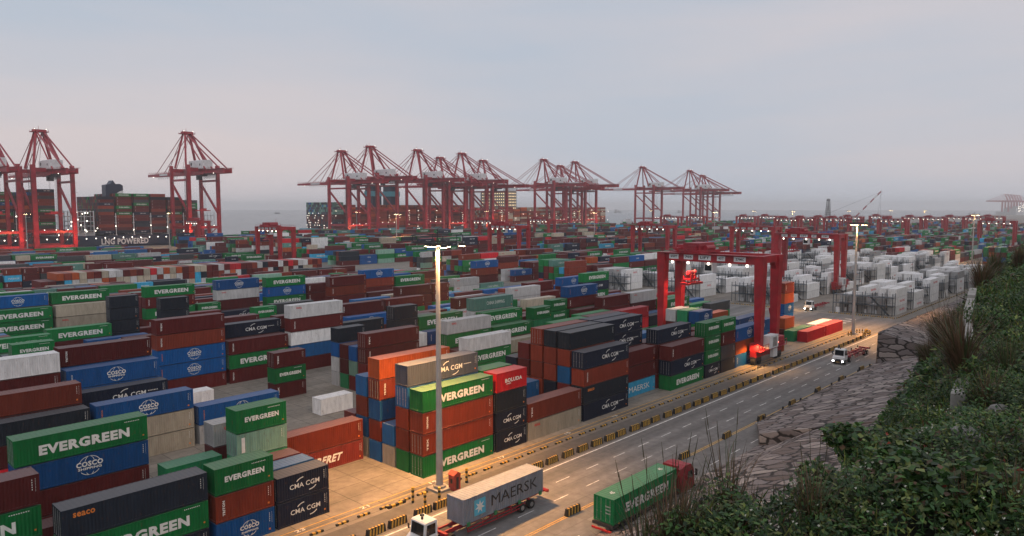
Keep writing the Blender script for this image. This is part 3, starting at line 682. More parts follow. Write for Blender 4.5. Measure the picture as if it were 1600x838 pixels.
# ------------------------------------------------------------------ reefer racks
def make_rack():
    r = empty('reefer_rack', (0, 0, 0)); Yw = 17.4
    p = MB()
    for y in np.arange(0, Yw+.1, Yw/6):
        for x in (-3.2, -.4): p.beam((x, y, 0), (x, y, 6.9), .16)
    p.build('posts', 'rack', r)
    for z in (2.9, 5.6):
        MB().box(-3.3, -.3, -.1, Yw+.1, z-.14, z-.02).build('deck', 'rack', r)
        q = MB()
        for zz in (.45, 1.0): q.beam((-3.25, 0, z+zz), (-3.25, Yw, z+zz), .06); q.beam((-3.25, -.05, z+zz), (-.35, -.05, z+zz), .06)
        for y in np.arange(0, Yw+.1, 1.45): q.beam((-3.25, y, z), (-3.25, y, z+1.0), .05)
        q.build('railing', 'rack', r)
    s = MB()
    for k in range(2): s.beam((-3.0, 1+k*2.8, k*2.75), (-3.0, 3.6+k*2.8, k*2.75+2.75), .12, .3); s.beam((-2.2, 1+k*2.8, k*2.75), (-2.2, 3.6+k*2.8, k*2.75+2.75), .12, .3)
    s.build('stair', 'rack', r)
    b = MB()
    for y in (2, 5, 8, 11, 14): b.box(-1.2, -.6, y, y+.5, .1, 1.3)
    b.build('socket_boxes', 'whitep', r)
    return r
rk = make_rack(); first = True
pos = ['roadside', 'second', 'third', 'far']
for gi, bi, x0, y0 in RF:
    o = rk if first else copy_tree(rk); first = False
    o.location = (x0-.3, y0, 0)
    tag(o, f"dark steel rack with decks and stairs, {ordw[bi]} rack in the {pos[gi]} reefer row", 'rack', 'steel racks serving white reefer containers')

# ------------------------------------------------------------------ quay cranes
def make_sts():
    r = empty('quay_crane'); G = 17.0; S = 13.0; ZT = 66.0; AP = 99.0
    for sx in (-1, 1):
        MB().beam((sx*S, -G, 1.5), (sx*S, -G, ZT+4), 3.2 if sx < 0 else 2.6, 3.0).build('leg', 'crane_red', r)
        MB().beam((sx*S, G, 1.5), (sx*S, G, ZT+4), 2.5, 2.6).build('leg', 'crane_red', r)
    for sy in (-1, 1):
        b = MB().beam((-S, sy*G, 4), (S, sy*G, 4), 1.6, 2.2); b.build('sill_beam', 'crane_red', r)
        bg_ = MB()
        for x in (-S-3, -S+3, S-3, S+3): bg_.box(x-2.2, x+2.2, sy*G-.7, sy*G+.7, .1, 2.6)
        bg_.build('bogies', 'dark', r)
        MB().beam((-S, sy*G, 16), (S, sy*G, 16), 1.4, 2.0).build('portal_beam', 'crane_red', r)
        MB().beam((-S, sy*G, ZT), (S, sy*G, ZT), 1.8, 3.2).build('upper_beam', 'crane_red', r)
    for sx in (-1, 1):
        MB().beam((sx*S, -G, 16), (sx*S, G, 16), 1.2, 2.0).build('portal_beam', 'crane_red', r)
        MB().beam((sx*S, -G, 57), (sx*S, G, 57), 1.2, 1.8).build('upper_beam', 'crane_red', r)
        MB().beam((sx*S, G, 55), (sx*S, -G, 27), 1.5).build('brace', 'crane_red', r)
        MB().beam((sx*S, -G, 17), (sx*S, G, 3.5), .5).build('brace', 'crane_red', r)
    for sx in (-1, 1):
        gd = MB(); gd.beam((sx*3.2, -G-46, ZT-2.2), (sx*3.2, G+4, ZT-2.2), 1.3, 4.2); gd.build('girder', 'crane_red', r)
        bm_ = MB(); bm_.beam((sx*3.2, G+4, ZT-2.4), (sx*3.2, G+78, ZT-2.4), 1.2, 3.2, .8)
        for y in np.arange(G+8, G+75, 5): bm_.beam((sx*3.2, y, ZT-1.2), (sx*3.2, y+2.5, ZT+.6), .2); bm_.beam((sx*3.2, y+2.5, ZT+.6), (sx*3.2, y+5, ZT-1.2), .2)
        bm_.build('boom', 'crane_red', r)
    w_ = MB(); w_.box(-3.9, -3.72, G+32, G+50, ZT-3.1, ZT-1.5); w_.build('boom_panel', 'whitep', r)
    ct = MB()
    for y in (-G-45, -G-30, -G-10, G+10, G+25, G+40, G+54, G+65, G+77): ct.beam((-3.2, y, ZT-2.6), (3.2, y, ZT-2.6), .7)
    ct.build('cross_tie', 'crane_red', r)
    rl = MB()
    for sx in (-1, 1):
        rl.beam((sx*5, -G-46, ZT+.8), (sx*5, G+2, ZT+.8), .09)
        for y in np.arange(-G-46, G+2, 3): rl.beam((sx*5, y, ZT-.4), (sx*5, y, ZT+.8), .09)
        rl.box(sx*4.4-.6, sx*4.4+.6, -G-46, G+2, ZT-.5, ZT-.4)
    rl.build('walkway', 'crane_red', r)
    # A-frame
    ay = G-3
    for sx in (-1, 1):
        MB().beam((sx*S*.75, G, ZT+2), (sx*2.8, ay, AP), 1.5, 1.6).build('apex_strut', 'crane_red', r)
        MB().beam((sx*S*.75, -G*.35, ZT+2), (sx*2.8, ay-4, AP), 1.6, 1.6).build('apex_strut', 'crane_red', r)
        MB().beam((sx*3.2, -G-38, ZT), (sx*2.4, ay-2, AP+1), .85).build('back_stay', 'crane_red', r)
        MB().beam((sx*3.2, -G-12, ZT), (sx*2.4, ay-2, AP-1), .8).build('back_stay', 'crane_red', r)
        for yy, d_ in ((G+58, .42), (G+32, .42), (G+16, .2)): MB().beam((sx*3.2, yy, ZT-1), (sx*2.4, ay, AP+.5), d_).build('fore_stay', 'crane_red', r)
    ap = MB(); ap.box(-5.6, 5.6, ay-6, ay+3, AP-.4, AP+.3); ap.box(-4.4, 4.4, ay-4, ay+1, AP+.3, AP+1.8)
    for x in (-5.4, -2.7, 0, 2.7, 5.4):
        for y in (ay-5.8, ay+2.8): ap.beam((x, y, AP), (x, y, AP+1.6), .16)
    ap.beam((0, ay, AP+1), (0, ay, AP+5), .2); ap.beam((-3, ay, AP+1), (-3, ay, AP+3.6), .2)
    ap.build('apex_platform', 'crane_red', r)
    st = MB()
    for k in range(9): st.beam((8.8-k*.5, 6+k*.5*(ay-6)/4.5*.5, ZT+3+k*3), (10.2-k*.5, 8+k*.3, ZT+3+k*3), .7, .12)
    for k in range(7): st.box(S-1.0, S+2.4, -G-2.4, -G-1.4, 8+k*8, 8.15+k*8)
    st.build('access_platforms', 'crane_red', r)
    el = MB()
    for x in (-S-1.6, -S-3): 
        for y in (-G-.6, -G+.6): el.beam((x, y, 3), (x, y, ZT+2), .14)
    for z in range(4, 64, 3): el.box(-S-3.1, -S-1.5, -G-.7, -G+.7, z, z+.12)
    el.build('lift_shaft', 'dark', r)
    mh = MB(); mh.prism([(-4.6, ZT+.6), (4.6, ZT+.6), (4.6, ZT+7.6), (3.9, ZT+8.1), (-3.9, ZT+8.1), (-4.6, ZT+7.6)], -G-9, -G+17); h_ = mh.build('machinery_house', 'whitep', r)
    recalc(h_.data)
    dd = MB(); dd.box(-4.66, -4.6, -G-5.5, -G-3.6, ZT+3.4, ZT+5); ringv = []
    for i in range(16):
        a = 2*PI*i/16; ringv.append((-4.64, -G+12+1.5*math.cos(a), ZT+5+1.5*math.sin(a)))
    dd.add(ringv, [tuple(range(16))]); add_text(dd, 'ZPMC', G-11.5, ZT+2.2, 3, .7, -4.65, .03, axis='x')
    dd.build('emblem', 'dark', h_)
    fe = MB()
    for k in range(14):
        y = -G-34+k*1.7; fe.tube((-4.4, y, ZT-3.6), (-4.4, y+.5, ZT-8.5), .14, n=4); fe.tube((-4.4, y+.5, ZT-8.5), (-4.4, y+1.1, ZT-3.6), .14, n=4)
    for k in range(9):
        y = G+8+k*5; fe.tube((-4.1, y, ZT-3.6), (-4.1, y+2.5, ZT-6.4), .1, n=4); fe.tube((-4.1, y+2.5, ZT-6.4), (-4.1, y+5, ZT-3.6), .1, n=4)
    fe.build('festoon_cables', 'cable', r)
    tr = MB(); tr.box(-3, 3, -G-2, -G+6, ZT-5.6, ZT-4); tr.box(-2.2, 2.2, -G+6, -G+9, ZT-8.6, ZT-5); t_ = tr.build('trolley', 'dark', r)
    sp = MB(); sp.box(-6.1, 6.1, -G+1, -G+3.4, 30.2, 31); sp.box(-2.5, 2.5, -G+.6, -G+3.8, 31, 32.6); s_ = sp.build('spreader', 'rtg_red', t_)
    ca = MB()
    for x in (-2, 2):
        for y in (-G+1, -G+3.4): ca.tube((x, y, 32.5), (x, y, ZT-5), .08, n=4)
    ca.build('hoist_ropes', 'cable', t_)
    la = MB()
    for x in (-S*.6, 0, S*.6):
        la.ball((x, -G-1.4, 17.5), .3)
    for y in (-G-30, G+62): la.ball((-4.6, y, ZT-3.9), .26)
    for x in (-4, 4): la.ball((x, ay-5, AP+2), .2)
    la.build('floodlights', 'lampw', r)
    return r
sts = make_sts(); YQ = 647
STS = [(-24, 'leftmost quay crane, cut by the photo edge'), (62, 'red quay crane standing before the navy ship, second from left'), (292, 'red quay crane standing alone at the right end of the navy ship'),
       (532, 'red quay crane reaching over the pale blue ship, first of the large cluster'), (577, 'tall red quay crane, second of the large cluster'), (651, 'tall red quay crane, third of the large cluster'),
       (686, 'lower red quay crane, fourth of the large cluster'), (720, 'tall red quay crane, fifth of the large cluster'), (753, 'lower red quay crane, sixth of the large cluster'),
       (848, 'red quay crane, seventh of the large cluster'), (874, 'lower red quay crane between two taller ones, right of the cluster'), (897, 'tall red quay crane at the right end of the large cluster'),
       (1003, 'red quay crane standing alone right of the cluster'), (1077, 'red quay crane, left one of the farthest pair'), (1097, 'red quay crane, right one of the farthest pair')]
for i, (u, lab) in enumerate(STS):
    o = sts if i == 0 else copy_tree(sts)
    low = u in (-24, 62, 532, 686, 753, 874, 1097)
    X = at_u(u, YQ+14, 240)
    o.location = (X, YQ, 0); o.scale = (1, 1, .93 if low else 1.0)
    tag(o, lab, 'quay crane', 'red ship-to-shore cranes along the quay')

# ------------------------------------------------------------------ yard cranes
def make_rtg():
    r = empty('yard_crane'); W2 = 11.75; B2 = 4.0; ZT = 22.0
    for sx in (-1, 1):
        for sy in (-1, 1):
            l = MB(); l.beam((sx*B2, sy*W2, 2.6), (sx*B2, sy*W2, ZT+.9), 1.4, 1.35, 2.1); l.build('leg', 'rtg_red', r)
    for sy in (-1, 1):
        s = MB(); s.box(-6.6, 6.6, sy*W2-.7, sy*W2+.7, 1.7, 3.1); s.build('sill_beam', 'rtg_red', r)
        c = MB(); c.beam((-B2, sy*W2, ZT+.1), (B2, sy*W2, ZT+.1), 1.1, 1.5)
        for q in (-1, 1): c.prism([(q*(B2-.4), ZT-.6), (q*(B2-.4), ZT-3), (q*(B2-2.2), ZT-.6)], sy*W2-.5, sy*W2+.5)
        o = c.build('cross_beam', 'rtg_red', r); recalc(o.data)
        for q in (-1, 1):
            wb = MB(); wb.box(q*5.2-1.5, q*5.2+1.5, sy*W2-.5, sy*W2+.5, .9, 1.8); b_ = wb.build('bogie', 'dark', r)
            for x in (-.95, .95):
                t = MB(); t.tube((q*5.2+x, sy*W2-.45, .8), (q*5.2+x, sy*W2+.45, .8), .8, n=16); t.build('wheel', 'tyre', b_)
    for sx in (-1, 1):
        g_ = MB(); g_.box(sx*B2-.55, sx*B2+.55, -W2+.85, W2-.85, ZT-1.0, ZT+.9); o = g_.build('girder', 'rtg_red', r)
        rr = MB(); rr.beam((sx*(B2+1.3), -W2, ZT+1.9), (sx*(B2+1.3), W2, ZT+1.9), .07); rr.beam((sx*(B2+1.3), -W2, ZT+1.4), (sx*(B2+1.3), W2, ZT+1.4), .05)
        for y in np.arange(-W2, W2+.1, 1.9): rr.beam((sx*(B2+1.3), y, ZT+.85), (sx*(B2+1.3), y, ZT+1.9), .06)
        rr.box(min(sx*(B2+.6), sx*(B2+1.4)), max(sx*(B2+.6), sx*(B2+1.4)), -W2, W2, ZT+.82, ZT+.88)
        rr.build('walkway', 'rtg_red', r)
    xf = -B2-.56
    for k, (y, s, wd) in enumerate(((8.6, 'SSIT', 2.4), (4.9, '705', 2.3), (.9, 'LIFT', 3.0), (-3.0, '40T', 1.9), (-7.3, 'ZPMC', 2.7))):
        p = MB(); p.box(xf-.03, xf, y-wd/2, y+wd/2, ZT-.55, ZT+.5); pl = p.build('sign_plate', 'whitep', r)
        t = MB(); add_text(t, s, -y, ZT, wd*.72, .55, xf-.035, .03, axis='x'); t.build('lettering', 'blacktext', pl)
    d_ = 4.2
    t = MB(); t.box(-4.9, 4.9, -2.2+d_, 3.4+d_, ZT+.9, ZT+1.5); t.box(-3.6, 3.4, -1.4+d_, 2.6+d_, ZT+1.5, ZT+3.1); t.box(-4.6, -3.8, -1+d_, 1+d_, ZT+1.5, ZT+2.5); t.tube((-2, -2+d_, ZT+2), (2, -2+d_, ZT+2), .6, n=10)
    t.box(-2, 1, 3+d_, 5.2+d_, ZT+1.5, ZT+2.6); t.tube((-4, 4.2+d_, ZT+1.6), (4, 4.2+d_, ZT+1.6), .4, n=8)
    for x in (-4.6, 0, 4.6):
        for y in (-2+d_, 3.2+d_): t.beam((x, y, ZT+1.5), (x, y, ZT+2.6), .08)
    for y in (-2+d_, 3.2+d_): t.beam((-4.6, y, ZT+2.6), (4.6, y, ZT+2.6), .07)
    t.beam((3, d_, ZT+3), (3, d_, ZT+5), .12)
    tr = t.build('trolley', 'crane_red', r)
    cb = MB(); cb.box(-3.4, -1.4, -4.6+d_, -2.6+d_, ZT-3.4, ZT-.9); o = cb.build('cab', 'whitep', r)
    MB().box(-3.46, -3.4, -4.4+d_, -2.8+d_, ZT-2.9, ZT-1.6).build('window', 'glass', o)
    q_ = 6.6
    s = MB()
    for y in (q_-.9, q_+.9): s.beam((-3.1, y, 15.6), (3.1, y, 15.6), .3, .45); s.beam((-1.9, y, 16.6), (1.9, y, 16.6), .25, .4)
    for x in (-3.1, 3.1): s.beam((x, q_-1.25, 15.6), (x, q_+1.25, 15.6), .35, .5)
    for x in (-1.9, 0, 1.9): s.beam((x, q_-1, 16.6), (x, q_+1, 16.6), .25, .4); s.beam((x, q_-.9, 15.6), (x, q_-.9, 17.4), .2); s.beam((x, q_+.9, 15.6), (x, q_+.9, 17.4), .2)
    s.box(-1.2, 1.2, q_-.7, q_+.7, 16.8, 17.7); s.tube((-1.6, q_, 18.1), (1.6, q_, 18.1), .45, n=10)
    so_ = s.build('spreader', 'rtg_red', r)
    c = MB()
    for x in (-1.6, 1.6):
        for y in (q_-.9, q_+.9): c.tube((x, y, 17.3), (x*1.4, y, ZT+1), .05, n=4)
    c.build('hoist_ropes', 'cable', so_)
    g_ = MB(); g_.box(2.4, 6.2, -W2-1.3, -W2+.9, 3.1, 5.0); g_.box(-6.4, -4.8, -W2-1.0, -W2+.9, 3.1, 4.6); g_.beam((-6.6, -W2-1.7, 4.3), (6.6, -W2-1.7, 4.3), .08); g_.beam((-6.6, -W2-1.7, 3.7), (6.6, -W2-1.7, 3.7), .06)
    for x in np.arange(-6.6, 6.7, 1.2): g_.beam((x, -W2-1.7, 3.1), (x, -W2-1.7, 4.3), .07)
    g_.box(-6.7, 6.7, -W2-1.8, -W2-.7, 3.02, 3.09); g_.build('machinery_deck', 'crane_red', r)
    e = MB(); e.box(-2.6, 1.6, -W2-1.9, -W2-.2, 3.2, 5.9); eo = e.build('generator_house', 'whitep', r)
    d = MB(); d.box(-1.2, .8, -W2-1.94, -W2-1.9, 3.5, 5.5); d.build('vent_panel', 'steel', eo)
    e = MB(); e.box(.2, 2.2, -W2-1.5, -W2-.75, 1.0, 3.0); e.build('control_cabinet', 'whitep', r)
    st = MB()
    for k in range(7): st.beam((4.6, -W2+.9, 3+k*2.7), (4.6+(1.4 if k % 2 else -1.4), -W2+.9, 5.7+k*2.7), .5, .1)
    st.build('stair', 'rtg_red', r)
    lp = MB()
    for y in (-9, -5, 0, 5, 9): lp.ball((-B2-.5, y, ZT-1.3), .3)
    lp.build('floodlights', 'lampw', r)
    lp = MB(); lp.ball((-B2-.9, -W2, 4.2), .32); lp.build('warning_lamp', 'lamp', r)
    lp = MB(); lp.ball((3.0, -W2-1.2, 3.9), .2); lp.build('tail_lamp', 'lampr', r)
    return r
rtg = make_rtg()
def rt(b, u=None, X=None, yoff=0):
    return ((at_u(u, BY[b]-1.6) if X is None else X), BY[b]+10.15+yoff)
RT = [(rt(0, X=151), 'red yard crane nearest the road, straddling the first stacks with white name plates'),
      ((gp(1307, 368, 22)[0]+4, gp(1307, 368, 22)[1]+11.75), 'red yard crane standing over the white reefer yard'),
      ((gp(1212, 361, 22)[0]+4, gp(1212, 361, 22)[1]+11.75), 'red yard crane behind the one nearest the road, above the reefer racks'),
      ((gp(437, 359, 22)[0]+4, gp(437, 359, 22)[1]+11.75), 'lone red yard crane at left before the pale blue ship'),
      ((gp(1044, 356, 22)[0]+4, gp(1044, 356, 22)[1]+11.75), 'red yard crane in mid yard left of centre, right of the tall mast'),
      ((gp(812, 357, 22)[0]+4, gp(812, 357, 22)[1]+11.75), 'red yard crane lit from below, right of the nearest lamp mast'),
      ((gp(857, 344, 22)[0]+4, gp(857, 344, 22)[1]+11.75), 'small red yard crane at the foot of the crane cluster'),
      ((gp(1415, 343, 22)[0]+4, gp(1415, 343, 22)[1]+11.75), 'red yard crane with lit beam, left one of the far right pair'),
      ((gp(1477, 341, 22)[0]+4, gp(1477, 341, 22)[1]+11.75), 'red yard crane, right one of the far right pair'),
      ((gp(1585, 347, 22)[0]+4, gp(1585, 347, 22)[1]+11.75), 'red yard crane at the right edge of the photo'),
      ((gp(1568, 339, 22)[0]+4, gp(1568, 339, 22)[1]+11.75), 'far red yard crane second from the right edge'),
      ((gp(1345, 339, 22)[0]+4, gp(1345, 339, 22)[1]+11.75), 'far red yard crane behind the right lamp mast'),
      ((gp(1300, 339.5, 22)[0]+4, gp(1300, 339.5, 22)[1]+11.75), 'far red yard crane with lit beam left of the right mast'),
      ((gp(1272, 340, 22)[0]+4, gp(1272, 340, 22)[1]+11.75), 'far red yard crane third in the lit row'),
      ((gp(1213, 338.5, 22)[0]+4, gp(1213, 338.5, 22)[1]+11.75), 'far red yard crane fourth in the lit row'),
      ((gp(1100, 339, 22)[0]+4, gp(1100, 339, 22)[1]+11.75), 'far red yard crane under the farthest quay cranes'),
      ((gp(1060, 340, 22)[0]+4, gp(1060, 340, 22)[1]+11.75), 'far red yard crane left of the farthest quay cranes'),
      ((gp(1180, 339.5, 22)[0]+4, gp(1180, 339.5, 22)[1]+11.75), 'far red yard crane in the dense right row, left of the lattice towers'),
      ((gp(1246, 341, 22)[0]+4, gp(1246, 341, 22)[1]+11.75), 'far red yard crane in the dense right row, just left of the lit crane beam'),
      ((gp(1325, 341.5, 22)[0]+4, gp(1325, 341.5, 22)[1]+11.75), 'far red yard crane in the dense right row, touching the corner mast'),
      ((gp(1390, 339, 22)[0]+4, gp(1390, 339, 22)[1]+11.75), 'far red yard crane in the dense right row, behind the gap between masts'),
      ((gp(1445, 339.5, 22)[0]+4, gp(1445, 339.5, 22)[1]+11.75), 'far red yard crane in the dense right row, behind the far right pair'),
      ((gp(1510, 341, 22)[0]+4, gp(1510, 341, 22)[1]+11.75), 'far red yard crane in the dense right row, left of the far right lamp mast'),
      ((gp(1543, 340, 22)[0]+4, gp(1543, 340, 22)[1]+11.75), 'far red yard crane in the dense right row, right of the far right lamp mast'),
      ((gp(310, 344, 22)[0]+4, gp(310, 344, 22)[1]+11.75), 'bright red yard crane between the legs of the lone quay crane'),
      ((gp(770, 346, 22)[0]+4, gp(770, 346, 22)[1]+11.75), 'red yard crane glowing at the foot of the cluster centre')]
def snapY(y):
    best = min(BY, key=lambda b: abs(b+10.15-y)); return best+10.15
for i, ((X, Y), lab) in enumerate(RT):
    o = rtg if i == 0 else copy_tree(rtg)
    Y2 = snapY(Y); X2 = X*Y2/Y if i else X
    o.location = (X2, Y2, 0)
    if i == 1: print('rtg2', X, Y, X2, Y2)
    tag(o, lab, 'yard crane', 'red rubber-tyred cranes over the container blocks')

# ------------------------------------------------------------------ lamp masts
def make_mast():
    r = empty('lamp_mast')
    MB().tube((0, 0, .35), (0, 0, 28.6), .42, .2, 12).build('pole', 'mast', r)
    b = MB(); b.box(-1.1, 1.1, -1.1, 1.1, 0, .3); b.tube((0, 0, .3), (0, 0, .6), .75, n=12); b.build('base', 'concrete_l', r)
    c = MB(); n = 18
    for R_, z in ((3.0, 29.1), (3.0, 29.9), (1.1, 29.2)):
        for i in range(n):
            a, b_ = 2*PI*i/n, 2*PI*(i+1)/n; c.beam((R_*math.cos(a), R_*math.sin(a), z), (R_*math.cos(b_), R_*math.sin(b_), z), .08)
    for i in range(0, n, 3):
        a = 2*PI*i/n; c.beam((0, 0, 28.9), (3*math.cos(a), 3*math.sin(a), 29.1), .1); c.beam((3*math.cos(a), 3*math.sin(a), 29.1), (3*math.cos(a), 3*math.sin(a), 29.9), .06)
    c.build('lamp_ring', 'dark', r)
    for i in range(8):
        a = 2*PI*i/8+.3; q = (.85, .9, 1.3, .85, .9, 2.9, 1.3, 2.9)[i]; x, y = q*math.cos(a), q*math.sin(a)
        f = MB(); f.box(x-.32, x+.32, y-.25, y+.25, 28.62, 28.95); fo = f.build('floodlight', 'dark', r)
        MB().box(x-.28, x+.28, y-.21, y+.21, 28.57, 28.615).build('lens', 'lamp', fo)
    k = MB(); k.tube((0, 0, 29), (0, 0, 30.6), .06, n=6); k.build('spike', 'dark', r)
    return r
mast = make_mast()
def spot(x, y, z, e, size=2.75, blend=.6, col=(1, .46, .13), rad=.5):
    l = bpy.data.lights.new('floodlight_beam', 'SPOT'); l.energy = e; l.spot_size = size; l.spot_blend = blend; l.color = col; l.shadow_soft_size = rad
    o = bpy.data.objects.new('floodlight_beam', l); COL.objects.link(o); o.location = (x, y, z); return o
MT = [((55.0, 62.6), 'tall pale lamp mast with ring of floodlights standing nearest, at the verge', 150000),
      ((198.1, 62.2), 'lamp mast at the roadside corner by the striped bollards', 140000),
      ((at_u(619, 398), 398), 'lamp mast left of the nearest one, in mid yard', 24000),
      ((at_u(929, 372), 372), 'lamp mast in the middle of the yard, right of the crane cluster', 16000),
      ((at_u(1117, 330), 330), 'lamp mast under the boom tips of the farthest quay cranes', 16000),
      ((at_u(1523, 92)-0, 92), 'lamp mast at far right beyond the grassy hill', 30000),
      ((at_u(263, 620), 620), 'lamp mast before the navy ship beside the lone quay crane', 12000),
      ((at_u(557, 610), 610), 'small far lamp mast in front of the cluster, left end', 0),
      ((at_u(759, 610), 610), 'small far lamp mast within the cluster', 20000),
      ((at_u(905, 612), 612), 'small far lamp mast at the right end of the cluster', 20000),
      ((at_u(1016, 600), 600), 'small far lamp mast at the foot of the lone right quay crane', 0),
      ((at_u(1178, 400), 400), 'far lamp mast left in the lit crane row', 0),
      ((at_u(1239, 330), 330), 'far lamp mast behind the reefer yard crane', 20000),
      ((at_u(1326, 330), 330), 'far lamp mast just left of the corner mast', 20000),
      ((at_u(1392, 330), 330), 'far lamp mast right of the corner mast', 20000),
      ((at_u(1446, 300), 300), 'far lamp mast between the two right yard cranes', 20000),
      ((at_u(16, 640), 600), 'bright lamp mast at the left photo edge before the cranes', 0)]
for i, ((x, y), lab, e) in enumerate(MT):
    o = mast if i == 0 else copy_tree(mast); o.location = (x, y, 0)
    tag(o, lab, 'lamp mast', 'high lamp masts over the yard')
    if e:
        spot(x, y, 28.3, e*(1.0 if i < 2 else 2.2), 1.75 if i == 0 else 2.0 if i == 1 else 2.5, .95)
        if i == 0: spot(x+.9, y-.9, 28.3, 14000, 2.9, .4, (1, .6, .28))
# lamps on yard cranes and quay
for x, y, z, e in ((144.0, 63.6, 4.6, 3500), (232, 92, 4, 1500)): spot(x, y, z, e, 2.9, .5, (1, .5, .15), .2)
spot(148.5, 83, 20.3, 7000, 1.9, .6, (1, .55, .3), .3); spot(153.5, 83, 20.3, 5000, 1.9, .6, (1, .55, .3), .3)
for u in (20, 105, 300, 560, 650, 720, 770, 860, 930):
    Xl = at_u(u, 625); l = spot(Xl, 618, 12, 11000, 2.9, .5, (1, .3, .12), 1.0); l.rotation_euler = Vector((0, 1, .25)).to_track_quat('-Z', 'Y').to_euler()

# ------------------------------------------------------------------ ships
def hull(name, x0, x1, y0, y1, z, key, lab, blunt=False, flip=False):
    r = empty(name, ((x0+x1)/2, (y0+y1)/2, -3.5), 0, lab, 'ship', 'container ships at the quay')
    mb = MB(); cx, cy = (x0+x1)/2, (y0+y1)/2; L_ = x1-x0; B_ = (y1-y0)/2; secs = []
    for i in range(25):
        t = i/24; xx = x0+L_*t; s = 1.0
        fb = t if not flip else 1-t      # 0 = stern end
        if fb > .88: s = max(.03, 1-((fb-.88)/.12)**2)
        if fb < .04: s = .86+.14*fb/.04
        sh = 2.2*max(0, (fb-.9)/.1)**2*2
        rk_ = .55 if fb > .9 else .93
        secs.append([(xx-cx, -B_*s*rk_, 0), (xx-cx, -B_*s, 5), (xx-cx, -B_*s, z+3.5+sh), (xx-cx, B_*s, z+3.5+sh), (xx-cx, B_*s, 5), (xx-cx, B_*s*rk_, 0)])
    vs = [p for s in secs for p in s]; fs = []
    for i in range(24):
        for k in range(6): fs.append((i*6+k, (i+1)*6+k, (i+1)*6+(k+1) % 6, i*6+(k+1) % 6))
    fs += [tuple(range(6)), tuple(range(24*6, 25*6))[::-1]]
    mb.add(vs, fs); o = mb.build('hull', key, r); recalc(o.data)
    return r, cx, cy
s1, c1x, c1y = hull('container_ship', -90, 324, 674, 734, 9.5, 'navyhull', 'navy container ship at left with large white lettering on its side', flip=False)
t = MB(); uL, uR = at_u(156, 674), at_u(230, 674)
add_text(t, 'LNG POWERED', (uL+uR)/2-c1x, 7.8, (uR-uL), 5.2, 674-c1y-.15, .04); t.build('lettering', 'white', s1)
dk = MB(); dk.box(192-c1x, 211-c1x, 680-c1y, 728-c1y, 13, 16)
for xx in (193, 198, 203, 210):
    for yy in (676, 684, 694): dk.beam((xx-c1x, yy-c1y, 13), (xx-c1x, yy-c1y, 34), .7)
for zz in (17, 21, 25, 29, 33): dk.box(192.5-c1x, 210.5-c1x, 676-c1y, 722-c1y, zz, zz+.35)
dk.build('lashing_tower', 'whitep', s1)
fn = MB(); fx = at_u(175, 700)-c1x; fn.prism([(fx-7, 13), (fx+7, 13), (fx+7, 56), (fx+5, 57.5), (fx+1, 57.5), (fx-1, 60.5), (fx-3, 57.5), (fx-7, 56.5)], 692-c1y, 702-c1y); fo = fn.build('funnel', 'navyhull', s1); recalc(fo.data)
sw = MB(); sw.add([(fx-2, 691.8-c1y, 42), (fx+7.0, 691.8-c1y, 42), (fx+7.0, 691.8-c1y, 52), (fx+4, 691.8-c1y, 51), (fx, 691.8-c1y, 48)], [(0, 1, 2, 3, 4)]); sw.build('white_swoosh', 'whitep', fo)
def bridges(parent, x0, x1, cx, cy, z0, z1, bay, key='whitep'):
    b = MB(); l = MB()
    x = x0
    while x < x1:
        for y in np.arange(675, 731, 7): b.beam((x-cx, y-cy, z0), (x-cx, y-cy, z1), .5)
        for z in np.arange(z0, z1, 5.3): b.box(x-cx-.6, x-cx+.6, 674.4-cy, 731-cy, z, z+.4)
        x += bay
    b.build('lashing_bridges', key, parent)
def deck_lights(parent, pts, cx, cy, name='deck_lamps', r_=.45):
    l = MB()
    for p in pts: l.ball((p[0]-cx, p[1]-cy, p[2]), r_, 4)
    return l.build(name, 'lampw', parent)
bridges(s1, 53.5, 186, c1x, c1y, 13, 34, 14.4); bridges(s1, 227, 318, c1x, c1y, 13, 32, 14.4)
rr = random.Random(9)
deck_lights(s1, [(x, 673.6, 10.6+rr.uniform(0, .6)) for x in np.arange(-20, 320, 7.2)]+[(rr.uniform(192, 211), 675.5, rr.uniform(15, 33)) for _ in range(16)]+[(x, 673.8, rr.uniform(14, 30)) for x in np.arange(53.5, 310, 14.4) for _ in range(1)], c1x, c1y)
s2, c2x, c2y = hull('container_ship', 436, 668, 674, 734, 10, 'cyanhull', 'pale blue container ship with grey blue stack facing left, stern mooring openings', flip=False)
op = MB()
for y in (682, 686, 694, 697, 712, 715, 720): op.box(435.6-c2x, 435.9-c2x, y-c2y, y+1.6-c2y, 7.2, 10.4)
op.build('mooring_openings', 'dark', s2)
f = MB()
for xx in (at_u(583, 705), at_u(611, 705)): f.prism([(xx-7-c2x, 12), (xx+7-c2x, 12), (xx+6-c2x, 62), (xx-6-c2x, 62)], 697-c2y, 712-c2y)
fo = f.build('funnels', 'navyhull', s2); recalc(fo.data)
bd = MB()
for xx in (at_u(583, 705), at_u(611, 705)): bd.box(xx-7.2-c2x, xx+7.2-c2x, 696.8-c2y, 712.2-c2y, 50, 56)
bd.build('funnel_bands', 'cyanhull', fo)
s3, c3x, c3y = hull('container_ship', 674, 985, 674, 734, 10, 'tealhull', 'grey green container ship behind the crane cluster loaded with orange brown containers')
ac = MB(); xx = at_u(790, 690)-c3x; ac.box(xx-9, xx+9, 678-c3y, 730-c3y, 13, 60)
for z in np.arange(18, 60, 4): ac.box(xx-9.6, xx+9.6, 677.4-c3y, 730.6-c3y, z, z+.5)
ao = ac.build('accommodation_tower', 'concrete_l', s3)
wn_ = MB()
